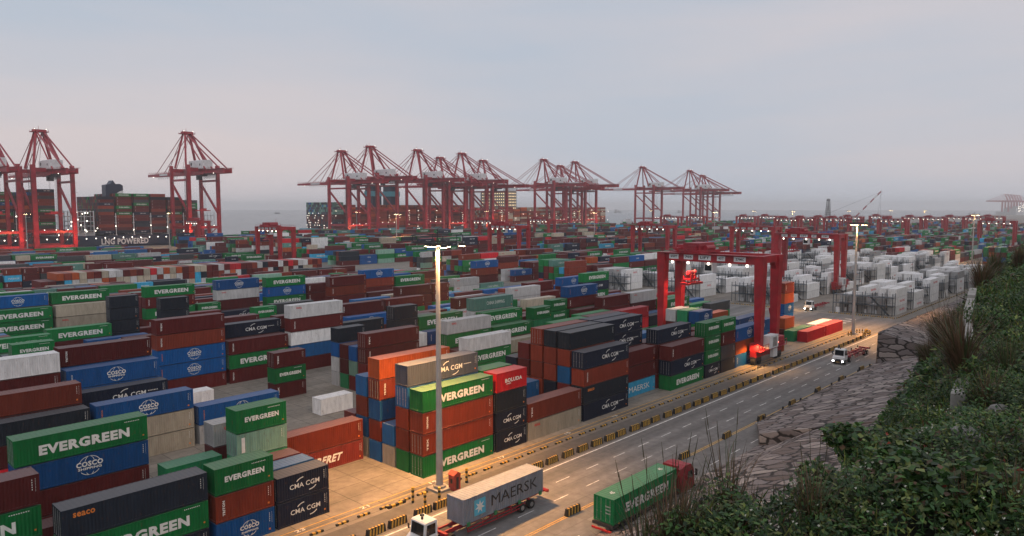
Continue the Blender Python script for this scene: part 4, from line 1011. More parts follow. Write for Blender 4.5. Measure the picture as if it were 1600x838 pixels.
for z in np.arange(19.6, 58, 4):
    for y in np.arange(680, 728, 4): wn_.box(xx-9.7, xx-9.55, y-c3y, y+1.4-c3y, z, z+1.2)
    for x in np.arange(-7, 8, 3): wn_.box(xx+x, xx+x+1.2, 677.2-c3y, 677.36-c3y, z, z+1.2)
wn_.build('lit_windows', 'lampd', ao)
for s_, cx, cy, x0, x1, k in ((s2, c2x, c2y, 446, 660, 90), (s3, c3x, c3y, 690, 960, 95)):
    deck_lights(s_, [(14.4*round(rr.uniform(x0, x1)/14.4)+rr.uniform(-.5, 1.5), 673.6, 12+2.65*rr.randint(0, 8)) for _ in range(k)]+([(445.0, rr.uniform(678, 730), 12+2.65*rr.randint(0, 7)) for _ in range(38)] if s_ is s2 else []), cx, cy, r_=.3)
# far ships on the water
for u, v, ln, lab in ((133/3.99+400, 333, 40, 'small grey boat on the water left of the pale blue ship'), (965, 331, 130, 'hazy freighter on the horizon between the crane groups'), (1062, 331, 90, 'hazy small vessel left of the farthest cranes')):
    X, Y = gp(u, v+1.5, -3.5); r = empty('distant_boat', (X, Y, -3.5), .3, lab, 'boat')
    m_ = MB(); m_.prism([(-ln/2, 7), (-ln*.45, 0), (ln*.46, 0), (ln/2, 8)], -ln*.08, ln*.08); o = m_.build('hull', 'dark', r); recalc(o.data)
    m_ = MB(); m_.box(-ln*.4, -ln*.22, -ln*.06, ln*.06, 7, 7+ln*.13); m_.box(ln*.0, ln*.3, -ln*.05, ln*.05, 7, 7+ln*.06); m_.build('superstructure', 'steel', r)
X, Y = gp(683.3/3.99+800, 349, -3.5)
X = at_u(971, 700); r = empty('tugboat', (X, 690, -3.5), 0, 'tug with white wheelhouse and mast beyond the containers, right of the cluster', 'boat')
m_ = MB(); m_.prism([(-24, 9), (-21, 0), (20, 0), (27, 11), (12, 9)], -7, 7); o = m_.build('hull', 'dark', r); recalc(o.data)
m_ = MB(); m_.box(-10, 12, -5, 5, 9, 14); m_.box(-4, 8, -4, 4, 14, 18); m_.beam((2, 0, 18), (2, 0, 27), .5); m_.build('wheelhouse', 'whitep', r)
# distant port in the haze
dp = empty('distant_port_cranes', (0, 0, 0), 0, 'faint far port with pale cranes and stacks in the haze at the right edge', 'port')
Xp, Yp = 5200, 745; dp.location = (Xp, Yp, 0)
m_ = MB(); m_.box(-250, 900, -40, 60, -3, 12)
for k in range(8): m_.box(-200+k*60, -160+k*60, -30, 30, 12, 30+6*(k % 3))
m_.build('stacks', 'steel', dp)
m_ = MB()
for k in range(6):
    x = -260+k*95
    for dx in (0, 26): m_.beam((x+dx, 0, 10), (x+dx, 0, 75), 4); m_.beam((x+dx, 30, 10), (x+dx, 30, 75), 4)
    m_.beam((x+13, -50, 72), (x+13, 110, 72), 6); m_.beam((x+13, 20, 112), (x+13, 100, 74), 2); m_.beam((x+13, 20, 112), (x+13, -40, 74), 2); m_.beam((x, 5, 75), (x+13, 20, 112), 3); m_.beam((x+26, 5, 75), (x+13, 20, 112), 3)
m_.build('crane_frames', 'crane_red', dp)
m_ = MB()
for k in range(70): m_.ball((rr.uniform(-240, 500), -42, rr.uniform(12, 60)), 1.3, 4)
m_.build('port_lamps', 'lampw', dp)

# luffing crane and lattice towers
Xc = at_u(1362, 420); lf = empty('luffing_crane', (Xc, 420, 0), 0, 'tall crane with red and white banded lattice boom at right of centre', 'crane')
MB().box(-5, 5, -3, 3, 1.5, 7).build('cab_base', 'crane_red', lf)
b0 = Vector((-28, 24, 10)); b1 = Vector((10, -12, 62))
for k in range(8):
    p0 = b0.lerp(b1, k/8); p1 = b0.lerp(b1, (k+1)/8); m_ = MB()
    for dx, dz in ((-1.2, 0), (1.2, 0), (0, 1.8)): m_.beam(p0+Vector((dx, 0, dz)), p1+Vector((dx, 0, dz)), .6)
    for q in range(3):
        a_, b_ = p0.lerp(p1, q/3), p0.lerp(p1, (q+1)/3); m_.beam(a_+Vector((-1.2, 0, 0)), b_+Vector((1.2, 0, 0)), .35); m_.beam(a_+Vector((1.2, 0, 0)), b_+Vector((0, 0, 1.8)), .35)
    m_.build('boom_section', 'crane_red' if k % 2 else 'whitep', lf)
m_ = MB(); m_.tube(b1, (-75, 62, 18), .18, n=4); m_.tube(b1, (10, -12, 8), .12, n=4); m_.tube(b1, (6, -8, 8), .12, n=4); m_.beam((-28, 24, 7), b0, 2); m_.build('cables', 'cable', lf)
MB().beam((-28, 24, 0), (-28, 24, 10), 4).build('pedestal', 'crane_red', lf)
Xc = at_u(1294, 640); lt = empty('lattice_towers', (Xc, 640, 0), 0, 'pair of dark lattice towers side by side rising behind the lit yard cranes', 'tower')
for dx in (-5, 5):
    m_ = MB()
    for sx in (-1, 1):
        for sy in (-1, 1): m_.beam((dx+sx*5, sy*4, 0), (dx+sx*1.2, sy*1.2, 55), .7)
    for z in range(4, 54, 5):
        q = 5-3.8*z/55; q2 = 5-3.8*(z+5)/55
        for sy in (-1, 1): m_.beam((dx-q, sy*q*.8, z), (dx+q2, sy*q2*.8, z+5), .4); m_.beam((dx+q, sy*q*.8, z), (dx-q2, sy*q2*.8, z+5), .4)
    m_.box(dx-2, dx+2, -2, 2, 50, 53); m_.build('tower', 'dark', lt)

# ------------------------------------------------------------------ haze
hz = MB().box(-9400, 13500, -1500, 13400, -8, 118).build('haze'); tag(hz, 'thin evening haze over the port and the sea', 'haze', kind='stuff')
hm = bpy.data.materials.new('haze_air'); hm.use_nodes = True; nt = hm.node_tree; nt.nodes.clear()
ho_ = nt.nodes.new('ShaderNodeOutputMaterial'); pv = nt.nodes.new('ShaderNodeVolumePrincipled'); pv.inputs['Color'].default_value = (1, 1, 1, 1); pv.inputs['Density'].default_value = .00014; pv.inputs['Anisotropy'].default_value = 0
nt.links.new(pv.outputs[0], ho_.inputs['Volume']); hz.data.materials.append(hm)
try: hm.cycles.homogeneous_volume = True
except Exception: pass

# ------------------------------------------------------------------ trucks
def wheels(parent, xs, y0, y1, r_=.5, dual=True):
    for x in xs:
        for y, s_ in ((y0, -1), (y1, 1)):
            t = MB(); t.tube((x, y, r_), (x, y+s_*-.5 if dual else y-s_*.3, r_), r_, n=18); w_ = t.build('wheel', 'tyre', parent)
            h_ = MB(); h_.tube((x, y+s_*.012, r_), (x, y-s_*.05, r_), r_*.52, n=12); h_.build('rim', 'steel', w_)
def chassis(parent, x0, x1, ym, key='chassis'):
    """skeletal trailer from x0 to x1 centred on ym"""
    f_ = MB()
    for dy in (-.5, .5): f_.beam((x0, ym+dy, 1.12), (x1, ym+dy, 1.12), .16, .36)
    for x in np.linspace(x0+.3, x1-.3, 6): f_.beam((x, ym-1.2, 1.2), (x, ym+1.2, 1.2), .16, .2)
    f_.beam((x0+.1, ym-1.22, 1.2), (x0+.1, ym+1.22, 1.2), .25, .3); f_.beam((x1-.1, ym-1.22, 1.2), (x1-.1, ym+1.22, 1.2), .25, .3)
    f_.build('frame', key, parent)
    for dy in (-1.18, 1.18):
        g_ = MB(); g_.beam((x0+3, ym+dy, .95), (x1-4, ym+dy, .95), .06, .12); g_.beam((x0+3, ym+dy, .6), (x1-4, ym+dy, .6), .06, .12)
        for x in np.linspace(x0+3, x1-4, 5): g_.beam((x, ym+dy, .55), (x, ym+dy, 1.2), .07)
        g_.build('side_guard', key, parent)
def guides(parent, xs, ym):
    for x in xs:
        for dy in (-1.32, 1.32): MB().box(x-.18, x+.18, ym+dy-.06, ym+dy+.06, 1.2, 1.62).build('corner_guide', 'green_p' if parent.get('gk') else 'dark', parent)
def terminal_cab(parent, x, ym, d):
    """low yard tractor; x is the front bumper, d = +1 drives to +X, -1 drives to -X"""
    X = lambda a: x-d*a
    def bx(mb, a, b, *r): return mb.box(min(X(a), X(b)), max(X(a), X(b)), *r)
    b = MB(); bx(b, .1, 5.2, ym-.45, ym+.45, .75, 1.15); bx(b, .0, .35, ym-1.25, ym+1.25, .45, .95); bx(b, .3, 2.1, ym-1.15, ym+1.15, .9, 1.45); b.build('chassis_frame', 'dark', parent)
    h_ = MB(); pr = [(X(.15), .95), (X(.15), 1.3), (X(.8), 1.75), (X(2.3), 1.75), (X(2.3), .95)]; h_.prism(pr, ym-1.2, ym+1.2); o = h_.build('bonnet', 'whitep', parent); recalc(o.data)
    c = MB(); pr = [(X(.75), 1.7), (X(.9), 3.05), (X(1.05), 3.15), (X(2.35), 3.15), (X(2.4), 3.05), (X(2.4), 1.7)]; c.prism(pr, ym-1.05, ym+1.05); cab = c.build('cab', 'whitep', parent); recalc(cab.data)
    g_ = MB(); a0, a1 = X(.735), X(.885); e = .02*d
    g_.add([(a0+e, ym-.9, 1.85), (a0+e, ym+.9, 1.85), (a1+e, ym+.88, 2.95), (a1+e, ym-.88, 2.95)], [(0, 1, 2, 3)]); g_.build('windscreen', 'glass', cab)
    for yy in (ym-1.065, ym+1.065):
        g_ = MB(); g_.add([(X(1.0), yy, 1.85), (X(2.15), yy, 1.85), (X(2.15), yy, 2.9), (X(1.1), yy, 2.9)], [(0, 1, 2, 3)]); g_.build('side_window', 'glass', cab)
    b = MB(); b.tube((X(1.4), ym, 3.15), (X(1.4), ym, 3.4), .12, n=8); bx(b, 1.7, 2.0, ym+.4, ym+.7, 3.15, 3.35); b.build('beacon', 'dark', cab)
    for yy in (ym-.95, ym+.95):
        l = MB(); bx(l, -.03, .0, yy-.18, yy+.18, .62, .85); l.build('headlight', 'head', parent)
    for yy in (ym-1.45, ym+1.45): MB().box(X(.9)-.05, X(.9)+.05, yy-.1, yy+.1, 2.0, 2.5).build('mirror', 'dark', parent)
    p = MB(); bx(p, -.02, 0, ym-.35, ym+.35, .5, .62); p.build('number_plate', 'yellow', parent)
    wheels(parent, (X(1.1), X(4.2)), ym-1.2, ym+1.2, .52)
def rebase(root):
    return root
def box_on(x0, ym, code, door_end, lab, cat='container', near_let=None, col=None):
    t = empty('shipping_container', (x0+6.095, ym, 1.4), 0, lab, 'container', 'containers carried on trucks')
    col = col or CODE[code][0]
    for kind, nm, r_ in (('frame', 'frame', 0), ('side', 'side_wall', 0), ('side', 'side_wall', PI), ('roof', 'roof', 0), ('floor', 'floor', 0)):
        o = link(nm, cmesh(kind, 12.19), t, (0, 0, 0), r_); set_col(o, col)
    o = link('end_wall', cmesh('end', 12.19), t, (0, 0, 0), 0 if door_end > 0 else PI); set_col(o, col)
    for s_ in (0, 1):
        dl = link('door', cmesh('door', 12.19), t, (0, (-1.1 if s_ else 0) if door_end < 0 else (1.1 if s_ else 0), 0), PI if door_end > 0 else 0); set_col(dl, col)
        for yb in (.3, .8): link('locking_bar', cmesh('bar', 12.19), dl, (0, yb, 0))
    return t
# grey container truck heading left
tk = empty('container_truck', (46, 52.3, 0), 0, 'yard tractor with white cab and red trailer under the grey container, heading left', 'truck'); tk['gk'] = 1
terminal_cab(tk, 42.3-46, 0, -1); chassis(tk, 45.6-46, 61.2-46, 0); guides(tk, [x-46 for x in (48.6, 52.5, 56.2, 59.6)], 0); wheels(tk, (56.8-46, 58.3-46), -1.22, 1.22, .5)
del tk['gk']
ct_ = box_on(48.0, 52.3, 'g', 1, 'grey container with pale blue star emblem and black lettering on the truck', col=(.2, .225, .27))
lm = MB(); lm.mat('cyan'); lm.add([(-4.6, -1.228, .5), (-3.0, -1.228, .5), (-3.0, -1.228, 2.15), (-4.6, -1.228, 2.15)], [(0, 1, 2, 3)])
lm.mat('white'); st_ = []
for i in range(14):
    a = PI/2+2*PI*i/14; q = .7 if i % 2 == 0 else .3; st_.append((-3.8+q*math.cos(a), -1.234, 1.32+q*math.sin(a)))
lm.add(st_+[(-3.8, -1.234, 1.32)], [(i, (i+1) % 14, 14) for i in range(14)])
lm.mat('blacktext'); add_text(lm, 'MAERSK', 1.5, 1.42, 7.2, 1.15, -1.228, .0); lm.build('lettering', None, ct_)
# green container truck heading right
tk = empty('container_truck', (66, 41.4, 0), 0, 'road truck with dark red cab under the green container, partly behind grasses', 'truck')
chassis(tk, -8.0, 5.2, 0, 'dark'); wheels(tk, (-5.6, -4.2, -2.8), -1.22, 1.22, .5); wheels(tk, (4.0, 8.4), -1.22, 1.22, .52)
c = MB(); c.prism([(5.2, .9), (5.2, 3.55), (6.4, 3.8), (7.6, 3.7), (8.25, 3.1), (8.45, 2.2), (8.5, .75), (7.6, .6)], -1.22, 1.22); cab = c.build('cab', 'chassis', tk); recalc(cab.data)
g_ = MB(); g_.add([(8.28, -1.05, 3.02), (8.28, 1.05, 3.02), (8.47, 1.1, 2.15), (8.47, -1.1, 2.15)], [(0, 1, 2, 3)]); g_.build('windscreen', 'glass', cab)
for yy in (-1.235, 1.235): g_ = MB(); g_.add([(6.9, yy, 2.1), (8.1, yy, 2.1), (7.95, yy, 2.95), (6.9, yy, 2.95)], [(0, 1, 2, 3)]); g_.build('side_window', 'glass', cab)
for yy in (-1.5, 1.5): MB().box(8.3, 8.45, yy-.12, yy+.12, 2.2, 3.0).build('mirror', 'dark', cab)
MB().box(5.0, 5.4, -.9, .9, 3.5, 4.0).build('wind_deflector', 'chassis', cab)
c = MB(); c.beam((-8.1, -1.2, .75), (-8.1, 1.2, .75), .1, .2)
for y in (-1, -.6, .6, 1): c.box(-8.2, -8.14, y-.12, y+.12, .66, .84)
c.build('tail_lamps', 'redtext', tk)
ct_ = box_on(58.2, 41.4, 'G', -1, 'green container with bold white lettering on the truck behind the grasses', col=(.006, .2, .06))
o = link('lettering', lettering('EV', 12.19), ct_)
dl = MB(); dl.mat('white')
for i in range(3): add_text(dl, ('EGHU', '45G1', 'MAX')[i], .55, 1.75-i*.35, .6, .16, -6.12, .02, axis='x')
for xx in (-4.6, 4.6): 
    v_, f_ = text_raw('45', .03, 1); dl.add([(xx+a*.6, b*.55, 2.625) for a, b in v_], f_)
dl.build('roof_marks', None, ct_)
# white tractor with empty red trailer
tk = empty('yard_tractor', (157.6, 52.3, 0), 0, 'white yard tractor with headlights on pulling an empty dark red trailer', 'truck')
terminal_cab(tk, 0, 0, -1); chassis(tk, 4.2, 17.4, 0); guides(tk, (5, 8.6, 12.6, 16.8), 0); wheels(tk, (14.0, 15.5), -1.22, 1.22, .5)
tk = empty('yard_tractor', (214, 107, 0), .5, 'white yard tractor parked among kerbs between the stacks and reefer racks', 'truck'); terminal_cab(tk, 0, 0, 1); chassis(tk, -13, -3.6, 0)
tk = empty('yard_tractor', (234, 87.5, 0), 0, 'white yard tractor waiting under the crane in the reefer yard', 'truck'); terminal_cab(tk, 0, 0, -1); chassis(tk, 4.2, 16, 0)

# ------------------------------------------------------------------ barriers, bollards, kiosk
def make_barrier(L_=2.3, n=5):
    r = MB(); r.mat('black')
    r.prism([(-.22, 0), (.22, 0), (.14, .78), (-.14, .78)], -L_/2, L_/2, 'x') if 0 else None
    r.add([(-L_/2, -.24, 0), (L_/2, -.24, 0), (L_/2, .24, 0), (-L_/2, .24, 0), (-L_/2+.05, -.14, .8), (L_/2-.05, -.14, .8), (L_/2-.05, .14, .8), (-L_/2+.05, .14, .8)], [(0, 1, 5, 4), (1, 2, 6, 5), (2, 3, 7, 6), (3, 0, 4, 7), (4, 5, 6, 7)])
    r.mat('yellow')
    for i in range(n):
        x = -L_/2+.18+i*(L_-.3)/n
        for s_ in (-1, 1): r.add([(x, s_*.236, .04), (x+.2, s_*.236, .04), (x+.32, s_*.156, .72), (x+.12, s_*.156, .72)], [(0, 1, 2, 3)])
        r.add([(x+.12, -.14, .806), (x+.32, -.14, .806), (x+.32, .14, .806), (x+.12, .14, .806)], [(0, 1, 2, 3)])
    return r.mesh('barrier')
bme = make_barrier(); bmc = make_barrier(2.3, 4)
def lane(x0, x1, step, y, me, name, lab, cat, grp, jit=.25):
    x = x0
    while x < x1:
        o = link(name, me, None, (x+rr.uniform(-jit, jit), y+rr.uniform(-.08, .08), 0), rr.uniform(-.04, .04)); tag(o, lab, cat, grp); x += step
lane(30, 194, 3.15, 58.6, bme, 'striped_barrier', 'black and yellow striped concrete block in the row along the white road line', 'barrier', 'striped blocks beside the white edge line')
lane(24.5, 160, 11.9, 46.9, bmc, 'striped_barrier', 'black and yellow striped block standing on the yellow double centre line', 'barrier', 'striped blocks on the double yellow line')
k = MB(); k.mat('black'); k.box(-.75, .75, -.13, .13, 0, .2); k.mat('yellow')
for x in (-.5, .1): k.box(x, x+.32, -.134, .134, .01, .206)
kme = k.mesh('kerb_stone')
lane(28, 194, 2.75, 63.05, kme, 'kerb_stone', 'small black and yellow kerb stone between verge and service lane', 'kerb', 'kerb stones along the service lane')
lane(237, 330, 1.9, 61.9, kme, 'kerb_stone', 'black and yellow kerb stone edging the reefer yard beside the road', 'kerb', 'kerb stones round the reefer yard')
for y in np.arange(63, 82, 1.8): tag(link('kerb_stone', kme, None, (235.6, y, 0), PI/2), 'black and yellow kerb stone edging the near end of the reefer yard', 'kerb', 'kerb stones round the reefer yard')
for y in np.arange(99, 117, 1.8): tag(link('kerb_stone', kme, None, (234.6, y, 0), PI/2), 'black and yellow kerb stone at the end of the second reefer row', 'kerb', 'kerb stones round the reefer yard')
k = MB()
for i in range(6): k.mat('black' if i % 2 == 0 else 'yellow'); k.tube((0, 0, i*.3), (0, 0, (i+1)*.3), .16, n=10)
pme = k.mesh('bollard')
for (x, y), lab in (((50.4, 61.9), 'tall striped bollard left of the nearest lamp mast by the low kerb'), ((50.4, 59.8), 'tall striped bollard nearest the road left of the mast'), ((52.4, 59.7), 'tall striped bollard directly before the nearest lamp mast'), ((58.6, 61.8), 'tall striped bollard right of the red kiosk')):
    tag(link('striped_bollard', pme, None, (x, y, 0)), lab, 'bollard', 'striped bollards by the nearest mast')
k = MB()
for i in range(4): k.mat('black' if i % 2 == 0 else 'yellow'); k.tube((0, 0, i*.28), (0, 0, (i+1)*.28), .13, n=8)
sme = k.mesh('bollard'); n_ = 0
for x, y in [(195.5, 62.5)]+[(199+2.0*math.cos(a)*1.8, 60.6+2.1*math.sin(a)) for a in np.linspace(-2.4, 2.4, 17)]+[(198+i*1.3, 59.4+.25*i) for i in range(5)]:
    tag(link('striped_bollard', sme, None, (x, y, 0)), 'short striped bollard in the ring at the foot of the corner mast', 'bollard', 'striped bollards ringing the corner mast')
k = MB(); k.tube((0, 0, 0), (0, 0, .55), .17, n=8); dme = k.mesh('bollard', 'dark')
for x in np.arange(108, 163, 7.4): tag(link('dark_bollard', dme, None, (x, 46.6, .12)), 'small dark bollard on the kerb under the stone slope', 'bollard', 'dark bollards along the slope kerb')
k = MB()
for i in range(5): k.mat('black' if i % 2 == 0 else 'yellow'); k.box(-1.2+i*.5, -.7+i*.5, -.15, .15, 0, .3)
tag(link('striped_kerb', k.mesh('striped_kerb'), None, (48.6, 62.6, 0), .05), 'long low striped kerb bar left of the bollards near the mast', 'kerb')
kk = empty('red_kiosk', (56.2, 61.3, 0), 0, 'small red service kiosk with pitched roof behind the nearest mast', 'kiosk')
kk.scale = (.68, .68, .95)
MB().box(-.75, .75, -.7, .7, .05, 2.0).build('walls', 'booth', kk)
k = MB(); k.prism([(-.9, 2.0), (.9, 2.0), (0, 2.4)], -.85, .85); o = k.build('roof', 'booth', kk); recalc(o.data)
MB().box(-.77, -.752, -.25, .25, .9, 1.5).build('window', 'glass', kk); MB().box(-.25, .3, -.722, -.702, .2, 1.7).build('door', 'dark', kk)
k = MB(); k.box(-.5, .5, -.5, .5, 0, 1.6); tag(k.build('white_cabinet', 'whitep', None, (238.2, 79.6, 0)), 'white cabinet beside the first reefer rack', 'cabinet')

# ------------------------------------------------------------------ plants on the hill
def vnoise(x, y, s_=1.0, seed=0):
    x = np.asarray(x)*s_+seed*17.3; y = np.asarray(y)*s_+seed*9.1
    return (np.sin(x*1.3+np.sin(y*.9)*1.4)+np.sin(y*1.7+np.sin(x*1.1+2)*1.3)+.6*np.sin(x*3.1+y*2.3)+.6*np.sin(y*3.7-x*2.9))/3.2*.5+.5
def leaf_mesh(name, P, S, COLS, droop=.35, wide=.5):
    """P points, S sizes, COLS colours: one folded pointed leaf per point"""
    n = len(P); az = nr.uniform(0, 2*PI, n); el = nr.normal(-droop, .55, n)
    d = np.stack([np.cos(az)*np.cos(el), np.sin(az)*np.cos(el), np.sin(el)], 1)
    sd = np.stack([-np.sin(az), np.cos(az), nr.uniform(-.35, .35, n)], 1); S = S[:, None]
    up_ = np.cross(sd, d)*-1
    b = P; l = P+d*S*.45-sd*S*wide*.5+up_*S*.06; r_ = P+d*S*.45+sd*S*wide*.5+up_*S*.06; t = P+d*S
    V = np.stack([b, l, t, r_], 1).reshape(-1, 3)
    me = bpy.data.meshes.new(name); me.vertices.add(4*n); me.vertices.foreach_set('co', V.astype(np.float32).ravel())
    me.loops.add(6*n); me.polygons.add(2*n)
    idx = (np.array([0, 1, 2, 0, 2, 3])[None]+4*np.arange(n)[:, None]).ravel()
    me.loops.foreach_set('vertex_index', idx.astype(np.int32)); me.polygons.foreach_set('loop_start', (3*np.arange(2*n)).astype(np.int32)); me.polygons.foreach_set('loop_total', np.full(2*n, 3, np.int32))
    me.update(calc_edges=True); a = me.attributes.new('col', 'FLOAT_COLOR', 'FACE')
    cc = np.concatenate([COLS, np.ones((n, 1))], 1); a.data.foreach_set('color', np.repeat(cc, 2, 0).astype(np.float32).ravel()); me.materials.append(M['leaf']); return me
def leafcols(n, x=None, y=None, dry=.05):
    base = np.array([(.028, .075, .016), (.045, .1, .02), (.02, .055, .016), (.11, .14, .035)])[nr.randint(0, 4, n)]*nr.uniform(.45, 1.9, (n, 1))
    if x is not None:
        w_ = vnoise(x, y, .9, 3)[:, None]; base = base*(.65+.8*w_)
    dm = nr.uniform(0, 1, n) < dry; base[dm] = np.array([.12, .07, .04])*nr.uniform(.6, 1.3, (dm.sum(), 1)); return base
TZ = np.vectorize(terr)
def cover(n, x0, x1, ya, yb, smin, smax, hmax, seed):
    """ya, yb: offsets from the shoulder line"""
    x = nr.uniform(x0, x1, n); sh = np.interp(x, SHX, SHY); y = sh+nr.uniform(ya, yb, n)
    keep = (y > .02*x-2.5); x, y = x[keep], y[keep]; n = len(x)
    h = hmax*(.15+1.5*np.clip(vnoise(x, y, 1.15, seed)-.2, 0, 1)+.35*vnoise(x, y, 4, seed+2))
    z = TZ(x, y)+h*nr.uniform(.35, 1, n)**.6
    return np.stack([x, y, z], 1), nr.uniform(smin, smax, n), leafcols(n, x, y)
parts_ = [cover(70000, 5, 26, -6.5, 1.2, .06, .13, .75, 1), cover(26000, 5, 40, .3, 3.6, .1, .2, .55, 4), cover(34000, 24, 62, -8, 2.0, .12, .24, .8, 1), cover(22000, 55, 140, -12, 3, .25, .5, .9, 2), cover(14000, 30, 120, 1, 6, .25, .5, .6, 6)]
me = leaf_mesh('ground_cover', np.concatenate([p[0] for p in parts_]), np.concatenate([p[1] for p in parts_]), np.concatenate([p[2] for p in parts_]), .1, .55)
gcv = [cover(8000, 5, 30, -6.5, .8, .14, .42, .5, 8), cover(9000, 28, 100, -9, 1.5, .4, .8, .5, 9)]
gc = np.concatenate([p[2] for p in gcv])*np.array([1.5, 1.25, 1.2]); me2 = leaf_mesh('grass_blades', np.concatenate([p[0] for p in gcv]), np.concatenate([p[1] for p in gcv]), gc, -.95, .045)
tag(link('grass_cover', me2), 'wild grass blades growing up through the creepers on the hillside', 'grass', kind='stuff')
tag(link('ground_cover', me), 'dense dark green creepers and weeds covering the hillside', 'ground cover', kind='stuff')
def on_hill(u, v, h=.5):
    """walk a viewing ray until it meets the hill"""
    D = right*((u-800)/F)+up*((419-v)/F)+fwd
    for k in range(1, 3000):
        t = 4+k*.06; P = D*t
        if H+P.z < terr(P.x, P.y)+h: return P.x, P.y
    return None
# flowers, tiny and uncountable
fl = MB()
for (u, v, n, sp_) in ((1390, 735, 26, .5), (1440, 692, 22, .4), (1450, 641, 16, .5), (1225, 768, 14, .3), (1360, 650, 6, .2), (1550, 815, 14, .4), (1215, 815, 10, .4), (1400, 790, 5, .5), (1300, 800, 5, .5)):
    p = on_hill(u, v, .6)
    if not p: continue
    for _ in range(n):
        x, y = p[0]+rr.gauss(0, sp_), p[1]+rr.gauss(0, sp_*.7); z = terr(x, y)+.75*(.25+1.0*max(0, float(vnoise(x, y, 1.15, 1))-.2)+.35*float(vnoise(x, y, 4, 3)))+rr.uniform(0, .12)
        a = rr.uniform(0, 6)
        for q in range(3):
            aa = a+q*2.1; fl.add([(x, y, z), (x+.026*math.cos(aa), y+.026*math.sin(aa), z+.03), (x+.008*math.cos(aa+.9), y+.008*math.sin(aa+.9), z+.034)], [(0, 1, 2)])
tag(fl.build('small_flowers', 'flower'), 'scattered tiny white flowers among the creepers', 'flowers', kind='stuff')
# shrubs
def make_shrub(seed, big):
    nr.seed(seed); r = empty('leafy_shrub'); n = 1500 if big else 1100
    c = nr.normal(0, 1, (9, 3))*np.array([.45, .45, .16])+np.array([0, 0, .5])
    k = nr.randint(0, 9, n); d = nr.normal(0, 1, (n, 3)); d /= np.linalg.norm(d, axis=1)[:, None]; P = c[k]+d*nr.uniform(.5, 1, (n, 1))**.4*np.array([.4, .4, .26])
    P = P[P[:, 2] > 0]; n = len(P); link('foliage', leaf_mesh('foliage', P, nr.uniform(.1, .19, n) if big else nr.uniform(.07, .12, n), leafcols(n), .6, .8 if big else .5), r)
    s_ = MB()
    for q in range(9): s_.tube((0, 0, -.1), tuple(c[q]), .018, .008, 5)
    s_.build('stem', 'plant_stem', r)
    if big:
        s_ = MB()
        for q in range(14):
            p = P[nr.randint(0, n)]
            if p[2] < .55: continue
            a = nr.uniform(0, 6); s_.add([(p[0], p[1], p[2]+.05), (p[0]+.05*math.cos(a), p[1]+.05*math.sin(a), p[2]+.1), (p[0]+.1*math.cos(a), p[1]+.1*math.sin(a), p[2]+.06), (p[0]+.04*math.cos(a+1), p[1]+.04*math.sin(a+1), p[2]+.03)], [(0, 1, 2, 3)])
        s_.build('red_shoots', 'petal_red', r)
    return r
protos = [make_shrub(1, True), make_shrub(2, False), make_shrub(3, True), make_shrub(4, False)]
nr.seed(50)
SH = [(1330, 655, 0, 1.3, 'broad leaved shrub highest against the stone slope'), (1370, 690, 2, 1.3, 'broad leaved shrub under the stone slope, dark hollow beneath'), (1290, 740, 0, 1.0, 'broad leaved shrub below the stones, left of centre'), (1240, 730, 2, .9, 'red tipped shrub at the lower end of the stone slope'),
      (1180, 760, 1, .9, 'small leaved bush beside the grasses near the red truck'), (1450, 745, 2, 1.2, 'red tipped broad leaved shrub right of the white flowers'), (1520, 760, 0, 1.3, 'large drooping broad leaved shrub at lower right'), (1400, 640, 1, 1.0, 'bright bush at the edge of the stone paving'),
      (1460, 620, 3, 1.2, 'pale green bush below the concrete step'), (1560, 700, 1, 1.1, 'fine leaved bush at the right edge, mid height'), (1100, 800, 3, .9, 'small bush behind the dry grasses at lower left of the hill'), (1330, 800, 1, .9, 'low bush at the bottom edge, centre of the hillside'),
      (1550, 600, 3, 1.3, 'rounded bush right of the concrete steps'), (1570, 540, 1, 1.5, 'rounded bush at the right edge under the hill top'), (1540, 490, 3, 1.6, 'rounded bush beside the concrete parapet, upper one'), (1590, 460, 1, 1.6, 'bush at the right photo edge near the skyline')]
used_p = set()
for u, v, k, s_, lab in SH:
    p = on_hill(u, v+12, .5)
    if not p: continue
    o = protos[k] if k not in used_p else copy_tree(protos[k]); used_p.add(k)
    o.location = (p[0], p[1], terr(*p)+.1); o.scale = (s_*.8, s_*.8, s_*.75); o.rotation_euler = (0, 0, rr.uniform(0, 6)); tag(o, lab, 'shrub')
